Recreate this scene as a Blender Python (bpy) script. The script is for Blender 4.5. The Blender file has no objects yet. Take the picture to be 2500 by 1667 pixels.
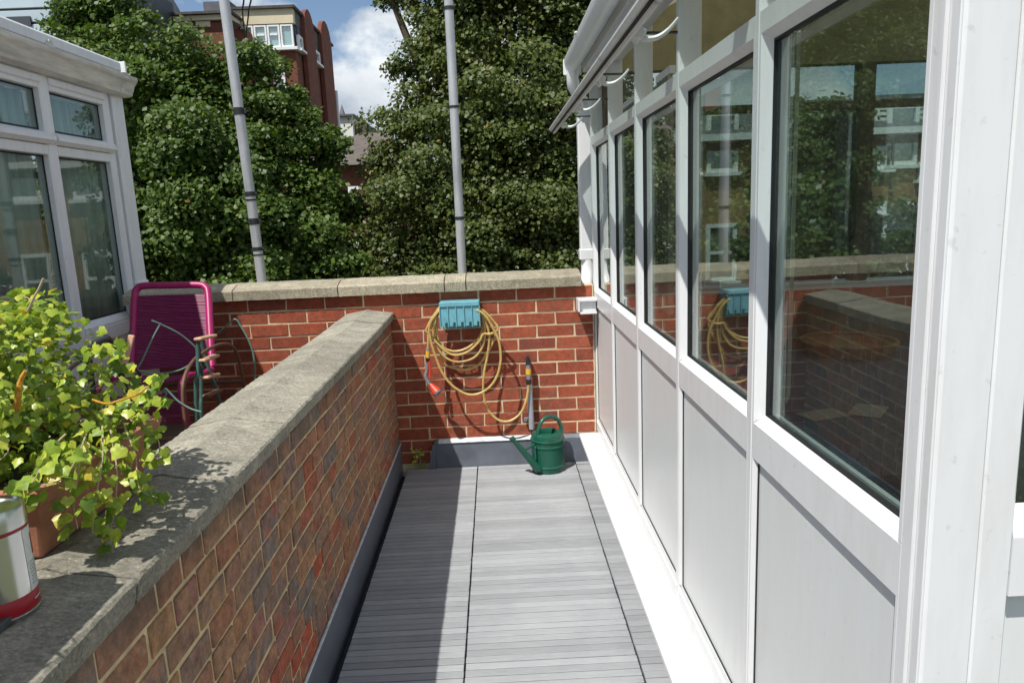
import bpy, math, random
import numpy as np
from mathutils import Vector, Matrix
random.seed(7); rng = np.random.default_rng(7)
scene = bpy.context.scene
col = scene.collection

# ------------------------------------------------------------------ camera
W, Hh = 2500.0, 1667.0
CX, CY, FPX = 1250.0, 833.5, 1764.0
CAM_Z = 1.53
yaw, pitch, roll = math.radians(-0.937), math.radians(-10.461), math.radians(-2.409)
_f = np.array([-math.sin(yaw)*math.cos(pitch), math.cos(yaw)*math.cos(pitch), math.sin(pitch)])
_r0 = np.array([math.cos(yaw), math.sin(yaw), 0.0]); _u0 = np.cross(_r0, _f)
_r = math.cos(roll)*_r0 + math.sin(roll)*_u0
_u = -math.sin(roll)*_r0 + math.cos(roll)*_u0
cam_d = bpy.data.cameras.new('camera'); cam = bpy.data.objects.new('camera', cam_d); col.objects.link(cam)
cam_d.sensor_width = 36.0; cam_d.lens = FPX/W*36.0; cam_d.clip_start = 0.05; cam_d.clip_end = 3000
cam.matrix_world = Matrix(((_r[0], _u[0], -_f[0], 0), (_r[1], _u[1], -_f[1], 0), (_r[2], _u[2], -_f[2], CAM_Z), (0, 0, 0, 1)))
scene.camera = cam
def ray(x, y): return _r*(x-CX)/FPX - _u*(y-CY)/FPX + _f
def atY(x, y, Y): d = ray(x, y); return np.array([0, 0, CAM_Z]) + d*Y/d[1]
def atX(x, y, X): d = ray(x, y); return np.array([0, 0, CAM_Z]) + d*X/d[0]
def atZ(x, y, Z): d = ray(x, y); return np.array([0, 0, CAM_Z]) + d*(Z-CAM_Z)/d[2]

# ------------------------------------------------------------------ light
SUN = Vector((0.37, 0.50, -1.0)).normalized()          # direction the light travels
elev = math.asin(-SUN.z); azim = math.atan2(-SUN.x, -SUN.y)
sun_d = bpy.data.lights.new('sun', 'SUN'); sun_d.energy = 5.0; sun_d.angle = math.radians(0.53); sun_d.color = (1.0, 0.97, 0.915)
sun = bpy.data.objects.new('sun', sun_d); col.objects.link(sun); sun.location = (-5, -8, 20)
sun.rotation_euler = SUN.to_track_quat('-Z', 'Y').to_euler()
world = bpy.data.worlds.new('World'); scene.world = world; world.use_nodes = True
wt = world.node_tree; wt.nodes.clear()
def wn(t, **k):
    n = wt.nodes.new(t)
    for a, b in k.items(): setattr(n, a, b)
    return n
w_out = wn('ShaderNodeOutputWorld'); sky = wn('ShaderNodeTexSky', sky_type='NISHITA', sun_disc=False)
sky.sun_elevation = elev; sky.sun_rotation = azim; sky.air_density = 1.0; sky.dust_density = 0.6; sky.ozone_density = 2.2
bg1 = wn('ShaderNodeBackground'); bg1.inputs[1].default_value = 0.108; wt.links.new(sky.outputs[0], bg1.inputs[0])
tc = wn('ShaderNodeTexCoord'); mp = wn('ShaderNodeMapping')
mp.inputs['Location'].default_value = (-2.07, -2.6, -0.39); mp.inputs['Scale'].default_value = (1.0, 1.0, 1.5)
wt.links.new(tc.outputs['Generated'], mp.inputs[0])
nz = wn('ShaderNodeTexNoise'); nz.inputs['Scale'].default_value = 3.2; nz.inputs['Detail'].default_value = 9; nz.inputs['Roughness'].default_value = 0.56
nz.inputs['Distortion'].default_value = 0.25
wt.links.new(mp.outputs[0], nz.inputs['Vector'])
cr = wn('ShaderNodeValToRGB'); cr.color_ramp.elements[0].position = 0.47; cr.color_ramp.elements[1].position = 0.55
wt.links.new(nz.outputs['Fac'], cr.inputs[0])
nz2 = wn('ShaderNodeTexNoise'); nz2.inputs['Scale'].default_value = 5.5; nz2.inputs['Detail'].default_value = 6
wt.links.new(mp.outputs[0], nz2.inputs['Vector'])
cr2 = wn('ShaderNodeValToRGB'); cr2.color_ramp.elements[0].position = 0.36; cr2.color_ramp.elements[1].position = 0.60
cr2.color_ramp.elements[0].color = (0.34, 0.41, 0.52, 1); cr2.color_ramp.elements[1].color = (0.93, 0.97, 1.0, 1)
wt.links.new(nz2.outputs['Fac'], cr2.inputs[0])
bg2 = wn('ShaderNodeBackground'); bg2.inputs[1].default_value = 0.98; wt.links.new(cr2.outputs[0], bg2.inputs[0])
mx = wn('ShaderNodeMixShader'); wt.links.new(cr.outputs[0], mx.inputs[0]); wt.links.new(bg1.outputs[0], mx.inputs[1]); wt.links.new(bg2.outputs[0], mx.inputs[2])
wt.links.new(mx.outputs[0], w_out.inputs[0])
vs = scene.view_settings; vs.view_transform = 'Standard'; vs.look = 'None'; vs.exposure = 0.06; vs.gamma = 1.0; vs.use_curve_mapping = False
cy = scene.cycles; cy.max_bounces = 8; cy.diffuse_bounces = 3; cy.glossy_bounces = 4; cy.transmission_bounces = 6; cy.transparent_max_bounces = 24
cy.caustics_reflective = True; cy.blur_glossy = 0.08; cy.caustics_refractive = False; cy.use_denoising = True; cy.sample_clamp_indirect = 4.0

# ------------------------------------------------------------------ materials
MATS = {}
def nt(name):
    m = bpy.data.materials.new(name); m.use_nodes = True; t = m.node_tree; t.nodes.clear()
    o = t.nodes.new('ShaderNodeOutputMaterial'); b = t.nodes.new('ShaderNodeBsdfPrincipled'); t.links.new(b.outputs[0], o.inputs[0])
    MATS[name] = m
    return m, t, b, o
def node(t, typ, ins=None, **k):
    n = t.nodes.new(typ)
    for a, b in k.items(): setattr(n, a, b)
    for a, b in (ins or {}).items():
        if hasattr(b, 'links'): t.links.new(b, n.inputs[a])
        else: n.inputs[a].default_value = b
    return n
def ramp(t, fac, stops, interp='LINEAR'):
    n = t.nodes.new('ShaderNodeValToRGB'); r = n.color_ramp; r.interpolation = interp
    while len(r.elements) < len(stops): r.elements.new(0.5)
    for e, (p, c) in zip(r.elements, stops):
        e.position = p; e.color = (*c, 1) if len(c) == 3 else c
    t.links.new(fac, n.inputs[0]); return n.outputs[0]
def mixc(t, fac, a, b, mode='MIX'):
    n = t.nodes.new('ShaderNodeMix'); n.data_type = 'RGBA'; n.blend_type = mode
    for i, v in ((0, fac), (6, a), (7, b)):
        if hasattr(v, 'links'): t.links.new(v, n.inputs[i])
        else: n.inputs[i].default_value = v if i == 0 else (*v, 1)
    return n.outputs[2]
def simple(name, c, rough=0.5, metal=0.0, var=0.12, scale=14.0, bump=0.0, bscale=120.0, spec=0.5, stretch=None, obj_rand=0.0):
    """plain colour broken up by two octaves of noise, optional fine relief"""
    m, t, b, o = nt(name)
    geo = node(t, 'ShaderNodeNewGeometry'); v = geo.outputs['Position']
    if stretch:
        v = node(t, 'ShaderNodeMapping', {'Vector': v, 'Scale': stretch}).outputs[0]
    n = node(t, 'ShaderNodeTexNoise', {'Vector': v, 'Scale': scale, 'Detail': 6.0, 'Roughness': 0.6})
    lo = tuple(x*(1-var) for x in c); hi = tuple(min(1, x*(1+var)) for x in c)
    cc = ramp(t, n.outputs['Fac'], [(0.3, lo), (0.7, hi)])
    if obj_rand:
        oi = node(t, 'ShaderNodeObjectInfo')
        k = node(t, 'ShaderNodeMapRange', {'Value': oi.outputs['Random'], 'To Min': 1-obj_rand, 'To Max': 1+obj_rand})
        cc = mixc(t, 1.0, cc, k.outputs[0], 'MULTIPLY')
    t.links.new(cc, b.inputs['Base Color'])
    rr = node(t, 'ShaderNodeMapRange', {'Value': n.outputs['Fac'], 'To Min': max(0.02, rough-0.08), 'To Max': min(1, rough+0.08)})
    t.links.new(rr.outputs[0], b.inputs['Roughness'])
    b.inputs['Metallic'].default_value = metal; b.inputs['Specular IOR Level'].default_value = spec
    if bump:
        nb = node(t, 'ShaderNodeTexNoise', {'Vector': v, 'Scale': bscale, 'Detail': 5.0, 'Roughness': 0.65})
        bp = node(t, 'ShaderNodeBump', {'Height': nb.outputs['Fac'], 'Strength': bump, 'Distance': 0.004})
        t.links.new(bp.outputs[0], b.inputs['Normal'])
    return m

def upvc(name, c, dirt):
    m, t, b, o = nt(name)
    geo = node(t, 'ShaderNodeNewGeometry'); P = geo.outputs['Position']
    v = node(t, 'ShaderNodeMapping', {'Vector': P, 'Scale': (9, 9, 1.6)}).outputs[0]
    n = node(t, 'ShaderNodeTexNoise', {'Vector': v, 'Scale': 3.0, 'Detail': 7.0, 'Roughness': 0.65})
    n2 = node(t, 'ShaderNodeTexNoise', {'Vector': P, 'Scale': 55.0, 'Detail': 4.0})
    d = tuple(x*y for x, y in zip(c, (0.80, 0.77, 0.70)))
    f1 = ramp(t, n.outputs['Fac'], [(0.45, (0, 0, 0)), (0.78, (dirt, dirt, dirt))])
    c1 = mixc(t, f1, c, d)
    f2 = ramp(t, n2.outputs['Fac'], [(0.66, (0, 0, 0)), (0.74, (dirt*.6,)*3)])
    c2 = mixc(t, f2, c1, (0.35, 0.33, 0.28))
    t.links.new(c2, b.inputs['Base Color']); b.inputs['Roughness'].default_value = 0.33
    return m
upvc('upvc', (0.74, 0.75, 0.758), 0.45)
upvc('upvc_old', (0.80, 0.81, 0.83), 0.55)
upvc('upvc_panel', (0.70, 0.72, 0.72), 0.25)
simple('gutter_grime', (0.64, 0.62, 0.57), 0.45, var=0.28, scale=7, stretch=(1, .7, 5), bump=0.05)

def brick(name, stops, mott, whites):
    m, t, b, o = nt(name)
    oi = node(t, 'ShaderNodeObjectInfo'); geo = node(t, 'ShaderNodeNewGeometry'); P = geo.outputs['Position']
    base = ramp(t, oi.outputs['Random'], stops)
    if name == 'brick_mixed':                             # burnt and unburnt patches within one brick
        r2 = node(t, 'ShaderNodeMath', {0: oi.outputs['Random'], 1: 7.31}, operation='MULTIPLY'); r2 = node(t, 'ShaderNodeMath', {0: r2.outputs[0]}, operation='FRACT')
        off = node(t, 'ShaderNodeVectorMath', {0: P, 1: oi.outputs['Location']}, operation='ADD')
        n6 = node(t, 'ShaderNodeTexNoise', {'Vector': off.outputs[0], 'Scale': 15.0, 'Detail': 5.0, 'Roughness': .6, 'Distortion': .5})
        base = mixc(t, ramp(t, n6.outputs['Fac'], [(.48, (0, 0, 0)), (.60, (.85, .85, .85))]), base, ramp(t, r2.outputs[0], stops))
    n = node(t, 'ShaderNodeTexNoise', {'Vector': P, 'Scale': 34.0, 'Detail': 10.0, 'Roughness': 0.78})
    k = ramp(t, n.outputs['Fac'], [(0.34, (1-mott,)*3), (0.72, (1+mott*.8,)*3)])
    c1 = mixc(t, 1.0, base, k, 'MULTIPLY')
    n3 = node(t, 'ShaderNodeTexNoise', {'Vector': P, 'Scale': 13.0, 'Detail': 8.0, 'Roughness': 0.75, 'Distortion': .8})
    f3 = ramp(t, n3.outputs['Fac'], [(0.48, (0, 0, 0)), (0.72, (.55, .55, .55))])
    c1 = mixc(t, f3, c1, tuple(x*.55 for x in (0.20, 0.15, 0.11)))
    n4 = node(t, 'ShaderNodeTexNoise', {'Vector': P, 'Scale': 9.0, 'Detail': 9.0, 'Roughness': 0.78, 'Distortion': 0.6})
    f4 = ramp(t, n4.outputs['Fac'], [(0.63, (0, 0, 0)), (0.72, (whites,)*3)])
    c1 = mixc(t, f4, c1, (0.62, 0.58, 0.52))
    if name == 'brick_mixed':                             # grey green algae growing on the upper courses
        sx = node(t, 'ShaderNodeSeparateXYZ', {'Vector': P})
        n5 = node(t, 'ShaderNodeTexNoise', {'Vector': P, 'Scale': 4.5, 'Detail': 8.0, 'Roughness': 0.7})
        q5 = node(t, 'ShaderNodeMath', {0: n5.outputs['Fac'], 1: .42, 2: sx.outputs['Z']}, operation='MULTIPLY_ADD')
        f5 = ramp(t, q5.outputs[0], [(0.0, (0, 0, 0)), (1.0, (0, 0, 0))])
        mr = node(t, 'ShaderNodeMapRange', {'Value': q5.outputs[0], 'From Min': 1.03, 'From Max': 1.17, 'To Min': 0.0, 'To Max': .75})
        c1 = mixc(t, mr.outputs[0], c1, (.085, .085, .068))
    t.links.new(c1, b.inputs['Base Color']); b.inputs['Roughness'].default_value = 0.88; b.inputs['Specular IOR Level'].default_value = 0.25
    nb = node(t, 'ShaderNodeTexNoise', {'Vector': P, 'Scale': 140.0, 'Detail': 6.0, 'Roughness': 0.7})
    bp = node(t, 'ShaderNodeBump', {'Height': nb.outputs['Fac'], 'Strength': 0.5, 'Distance': 0.004})
    t.links.new(bp.outputs[0], b.inputs['Normal'])
brick('brick_mixed', [(0.0, (.40, .165, .09)), (.14, (.42, .23, .125)), (.28, (.28, .19, .145)), (.40, (.42, .20, .11)), (.50, (.45, .25, .12)), (.60, (.38, .17, .13)),
      (.72, (.22, .19, .165)), (.86, (.38, .165, .10)), (.95, (.42, .13, .075)), (1.0, (.52, .11, .055))], 0.55, 0.6)
brick('brick_red', [(0.0, (.31, .072, .037)), (.25, (.37, .092, .046)), (.5, (.27, .064, .036)), (.75, (.40, .108, .055)), (1.0, (.23, .060, .042))], 0.42, 0.45)
simple('mortar_tan', (0.60, 0.47, 0.275), 0.95, var=0.28, scale=22, bump=0.6, bscale=160, spec=.2)
simple('mortar_pale', (0.60, 0.48, 0.31), 0.95, var=0.22, scale=20, bump=0.6, bscale=160, spec=.2)

def stone(name, light, dark, lichen):
    m, t, b, o = nt(name)
    geo = node(t, 'ShaderNodeNewGeometry'); P = geo.outputs['Position']; oi = node(t, 'ShaderNodeObjectInfo')
    v = node(t, 'ShaderNodeMapping', {'Vector': P, 'Scale': (1.0, 1.25, 1.0)}).outputs[0]
    n1 = node(t, 'ShaderNodeTexNoise', {'Vector': v, 'Scale': 8.0, 'Detail': 12.0, 'Roughness': 0.78, 'Distortion': 0.15})
    n2 = node(t, 'ShaderNodeTexNoise', {'Vector': v, 'Scale': 110.0, 'Detail': 8.0, 'Roughness': 0.75})
    c = ramp(t, n1.outputs['Fac'], [(0.30, dark), (0.52, tuple((a+b_)/2 for a, b_ in zip(light, dark))), (0.68, light)])
    k = ramp(t, n2.outputs['Fac'], [(0.32, (.50, .50, .50)), (0.66, (1.30, 1.28, 1.22))])
    c = mixc(t, 1.0, c, k, 'MULTIPLY')
    n3 = node(t, 'ShaderNodeTexVoronoi', {'Vector': P, 'Scale': 70.0, 'Randomness': 1.0})
    n4 = node(t, 'ShaderNodeTexNoise', {'Vector': P, 'Scale': 8.0, 'Detail': 5.0})
    s = node(t, 'ShaderNodeMath', {0: n4.outputs['Fac'], 1: 0.34}, operation='MULTIPLY')
    lt = node(t, 'ShaderNodeMath', {0: n3.outputs['Distance'], 1: s.outputs[0]}, operation='LESS_THAN')
    lf = node(t, 'ShaderNodeMath', {0: lt.outputs[0], 1: lichen}, operation='MULTIPLY')
    c = mixc(t, lf.outputs[0], c, (0.60, 0.56, 0.44))
    r = node(t, 'ShaderNodeMapRange', {'Value': oi.outputs['Random'], 'To Min': .88, 'To Max': 1.10})
    c = mixc(t, 1.0, c, r.outputs[0], 'MULTIPLY')
    t.links.new(c, b.inputs['Base Color']); b.inputs['Roughness'].default_value = 0.93; b.inputs['Specular IOR Level'].default_value = 0.2
    bp = node(t, 'ShaderNodeBump', {'Height': n2.outputs['Fac'], 'Strength': 0.8, 'Distance': 0.006})
    t.links.new(bp.outputs[0], b.inputs['Normal'])
stone('coping_grey', (0.49, 0.455, 0.375), (0.21, 0.20, 0.165), 0.5)
stone('coping_buff', (0.53, 0.48, 0.37), (0.27, 0.24, 0.18), 0.35)
simple('lead', (0.125, 0.138, 0.168), 0.42, var=0.20, scale=9, bump=0.12, bscale=40)
simple('lead_lit_edge', (0.62, 0.65, 0.68), 0.4, var=0.3, scale=30)  # whiter copy of the lead, its sunlit rim put into the colour
simple('felt', (0.035, 0.037, 0.045), 0.85, var=0.3, scale=30, bump=0.4)

m, t, b, o = nt('deck_board')
geo = node(t, 'ShaderNodeNewGeometry'); P = geo.outputs['Position']; oi = node(t, 'ShaderNodeObjectInfo')
v = node(t, 'ShaderNodeMapping', {'Vector': P, 'Scale': (1.0, 34.0, 1.0)}).outputs[0]
n1 = node(t, 'ShaderNodeTexNoise', {'Vector': v, 'Scale': 9.0, 'Detail': 9.0, 'Roughness': 0.72})
n2 = node(t, 'ShaderNodeTexNoise', {'Vector': P, 'Scale': 3.2, 'Detail': 7.0, 'Roughness': 0.6, 'Distortion': .5})
c = ramp(t, n1.outputs['Fac'], [(0.28, (.258, .266, .279)), (0.5, (.318, .327, .340)), (0.74, (.395, .402, .41))])
f = ramp(t, n2.outputs['Fac'], [(0.42, (.95, .95, .95)), (0.66, (1.06, 1.06, 1.05))])
c = mixc(t, 1.0, c, f, 'MULTIPLY')
r = node(t, 'ShaderNodeMapRange', {'Value': oi.outputs['Random'], 'To Min': .86, 'To Max': 1.12})
c = mixc(t, 1.0, c, r.outputs[0], 'MULTIPLY')
t.links.new(c, b.inputs['Base Color']); b.inputs['Roughness'].default_value = 0.62; b.inputs['Specular IOR Level'].default_value = 0.4
bp = node(t, 'ShaderNodeBump', {'Height': n1.outputs['Fac'], 'Strength': 0.4, 'Distance': 0.003}); t.links.new(bp.outputs[0], b.inputs['Normal'])

def glass(name, tint, f0, rough=0.0, dirt=0.06):
    m, t, b, o = nt(name); t.nodes.remove(b)
    lw = node(t, 'ShaderNodeLayerWeight', {'Blend': 0.5})
    p = node(t, 'ShaderNodeMath', {0: lw.outputs['Facing'], 1: 4.6}, operation='POWER')
    f = node(t, 'ShaderNodeMath', {0: p.outputs[0], 1: 0.93, 2: f0}, operation='MULTIPLY_ADD'); f.use_clamp = True
    tr = node(t, 'ShaderNodeBsdfTransparent', {'Color': (*tint, 1)})
    gl = node(t, 'ShaderNodeBsdfGlossy', {'Color': (.95, .97, .96, 1), 'Roughness': rough})
    geo = node(t, 'ShaderNodeNewGeometry')
    wv = node(t, 'ShaderNodeTexNoise', {'Vector': geo.outputs['Position'], 'Scale': 1.7, 'Detail': 1.0})
    bp = node(t, 'ShaderNodeBump', {'Height': wv.outputs['Fac'], 'Strength': 0.07, 'Distance': 0.02}); t.links.new(bp.outputs[0], gl.inputs['Normal'])
    mxx = node(t, 'ShaderNodeMixShader', {0: f.outputs[0], 1: tr.outputs[0], 2: gl.outputs[0]})
    df = node(t, 'ShaderNodeBsdfDiffuse', {'Color': (.6, .6, .56, 1)})
    sp = node(t, 'ShaderNodeTexNoise', {'Vector': geo.outputs['Position'], 'Scale': 130.0, 'Detail': 5.0})
    sf = ramp(t, sp.outputs['Fac'], [(0.55, (dirt*.15,)*3), (0.75, (dirt,)*3)])
    m2 = node(t, 'ShaderNodeMixShader', {0: sf, 1: mxx.outputs[0], 2: df.outputs[0]})
    t.links.new(m2.outputs[0], o.inputs[0])
glass('window_glass', (0.76, 0.82, 0.80), 0.09, dirt=.06)
glass('window_glass_left', (0.76, 0.82, 0.80), 0.06, dirt=.07)
glass('far_glass', (0.55, 0.62, 0.65), 0.30)
m, t, b, o = nt('roof_sheet')                             # translucent ribbed polycarbonate
b.inputs['Base Color'].default_value = (.50, .49, .40, 1); b.inputs['Roughness'].default_value = .4
tl = node(t, 'ShaderNodeBsdfTranslucent', {'Color': (.52, .50, .36, 1)}); ms = node(t, 'ShaderNodeMixShader', {0: .45, 1: b.outputs[0], 2: tl.outputs[0]})
t.links.new(ms.outputs[0], o.inputs[0])

def foliage(name, stops, trans=0.3, rough=0.42, attr=True):
    m, t, b, o = nt(name)
    if attr:
        a = node(t, 'ShaderNodeAttribute', attribute_name='tint'); fac = a.outputs['Fac']
    else:
        fac = node(t, 'ShaderNodeObjectInfo').outputs['Random']
    c = ramp(t, fac, stops)
    if not attr:
        geo = node(t, 'ShaderNodeNewGeometry')
        n = node(t, 'ShaderNodeTexNoise', {'Vector': geo.outputs['Position'], 'Scale': 90.0, 'Detail': 4.0})
        k = ramp(t, n.outputs['Fac'], [(.3, (.72, .72, .72)), (.7, (1.25, 1.25, 1.2))]); c = mixc(t, 1.0, c, k, 'MULTIPLY')
    t.links.new(c, b.inputs['Base Color']); b.inputs['Roughness'].default_value = rough; b.inputs['Specular IOR Level'].default_value = .45
    tl = node(t, 'ShaderNodeBsdfTranslucent'); cb = mixc(t, 1.0, c, (1.25, 1.35, .55), 'MULTIPLY'); t.links.new(cb, tl.inputs[0])
    ms = node(t, 'ShaderNodeMixShader', {0: trans, 1: b.outputs[0], 2: tl.outputs[0]}); t.links.new(ms.outputs[0], o.inputs[0])
foliage('leaf_left', [(0, (.040, .082, .014)), (.5, (.092, .150, .022)), (.85, (.145, .20, .03)), (.97, (.19, .21, .035)), (1, (.24, .16, .04))], .32, .5)
foliage('leaf_right', [(0, (.042, .066, .014)), (.45, (.088, .118, .022)), (.8, (.125, .150, .03)), (.94, (.165, .155, .034)), (1, (.25, .14, .03))], .28, .5)
foliage('leaf_far', [(0, (.030, .055, .014)), (.6, (.060, .10, .024)), (1, (.12, .15, .035))], .25)
foliage('ivy_leaf', [(0, (.11, .19, .026)), (.3, (.24, .34, .04)), (.65, (.41, .49, .06)), (.9, (.54, .56, .085)), (1, (.54, .38, .05))], .30, .36, attr=False)
foliage('ivy_mass', [(0, (.10, .17, .022)), (.4, (.27, .37, .04)), (.8, (.45, .52, .06)), (1, (.55, .45, .05))], .30, .36)
simple('bark', (.11, .085, .06), .95, var=.35, scale=8, bump=.5, bscale=30)
simple('twig_pale', (.42, .33, .21), .85, var=.3, scale=60)
simple('twig_lichen', (.55, .27, .03), .9, var=.35, scale=120, bump=.7, bscale=300)
simple('terracotta', (.36, .15, .085), .85, var=.22, scale=18, bump=.25, bscale=160)
simple('soil', (.04, .03, .022), .98, var=.4, scale=60, bump=.8)
simple('pole_grey', (.42, .43, .44), .45, metal=.35, var=.18, scale=18, stretch=(1, 1, .25), bump=.05)
simple('black_rubber', (.015, .015, .016), .55, var=.2)
simple('black_metal', (.022, .023, .026), .38, var=.2)
simple('hose_yellow', (.52, .36, .12), .45, var=.22, scale=35)
simple('hanger_blue', (.155, .40, .47), .38, var=.14, scale=24)
simple('nozzle_red', (.58, .052, .026), .4, var=.1)
simple('plastic_grey', (.20, .21, .22), .45, var=.12)
simple('pipe_grey', (.33, .35, .38), .5, var=.15, scale=40)
simple('yellow_plastic', (.72, .42, .04), .4, var=.1)
simple('can_green', (.010, .085, .055), .30, var=.14, scale=20)
simple('magenta', (.36, .012, .11), .38, var=.12, scale=30)
simple('magenta_cord', (.19, .006, .07), .45, var=.2, scale=40)
simple('wood_brown', (.13, .065, .034), .55, var=.25, scale=14, stretch=(6, 6, 1))
simple('wood_pale', (.56, .33, .20), .6, var=.18, scale=20)
simple('green_tube', (.045, .105, .085), .4, var=.2)
simple('wire_green', (.13, .24, .20), .4, var=.2)
simple('tin_metal', (.66, .66, .64), .20, metal=1.0, var=.10, scale=12, stretch=(1, 1, .3))
simple('tin_lid', (.60, .62, .58), .22, metal=1.0, var=.08, scale=20)
simple('tin_red', (.36, .008, .018), .35, var=.1)
simple('tin_paper', (.66, .66, .62), .4, var=.14, scale=60)
simple('slate', (.07, .075, .075), .7, var=.25, scale=30, bump=.3)
simple('gasket', (.012, .012, .013), .6, var=.1)
simple('drape_grey', (.58, .64, .58), .85, var=.2, scale=6, stretch=(4, 4, .3))
simple('blind', (.52, .53, .47), .85, var=.12, scale=10, stretch=(3, 3, .4))
simple('cloth_blue', (.035, .06, .11), .85, var=.2, scale=30, bump=.2)
simple('wicker', (.26, .14, .06), .8, var=.35, scale=90, bump=.8, bscale=200)
simple('paper', (.26, .25, .23), .8, var=.1)
simple('frame_dark', (.13, .11, .075), .6, var=.2)
simple('beam_olive', (.30, .27, .17), .7, var=.15)
simple('floor_tile', (.16, .12, .09), .5, var=.2, scale=5)
simple('roof_felt', (.075, .07, .066), .95, var=.3, scale=6, bump=.4)
simple('cream_render', (.62, .54, .38), .9, var=.16, scale=1.1)
simple('white_render', (.72, .72, .69), .85, var=.08, scale=1.0)
simple('white_paint', (.78, .79, .78), .45, var=.06, scale=3)
simple('far_brick', (.165, .056, .036), .95, var=.26, scale=3.0, bump=.3, bscale=14)
simple('far_brick_yellow', (.27, .165, .075), .95, var=.3, scale=3.0, bump=.3, bscale=14)
simple('tile_roof', (.12, .10, .085), .9, var=.25, scale=4, bump=.4, bscale=16)
simple('slate_roof', (.10, .105, .115), .75, var=.2, scale=4, bump=.3, bscale=16)
simple('clad_panel', (.50, .58, .62), .35, metal=.25, var=.06, scale=1.0, obj_rand=.06)
simple('clad_dark', (.05, .06, .07), .5)
simple('curtain_pale', (.52, .62, .60), .7, var=.1, scale=4, stretch=(6, 6, .4))
simple('ground_mat', (.10, .11, .06), .95, var=.3, scale=.4)
M = MATS

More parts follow.
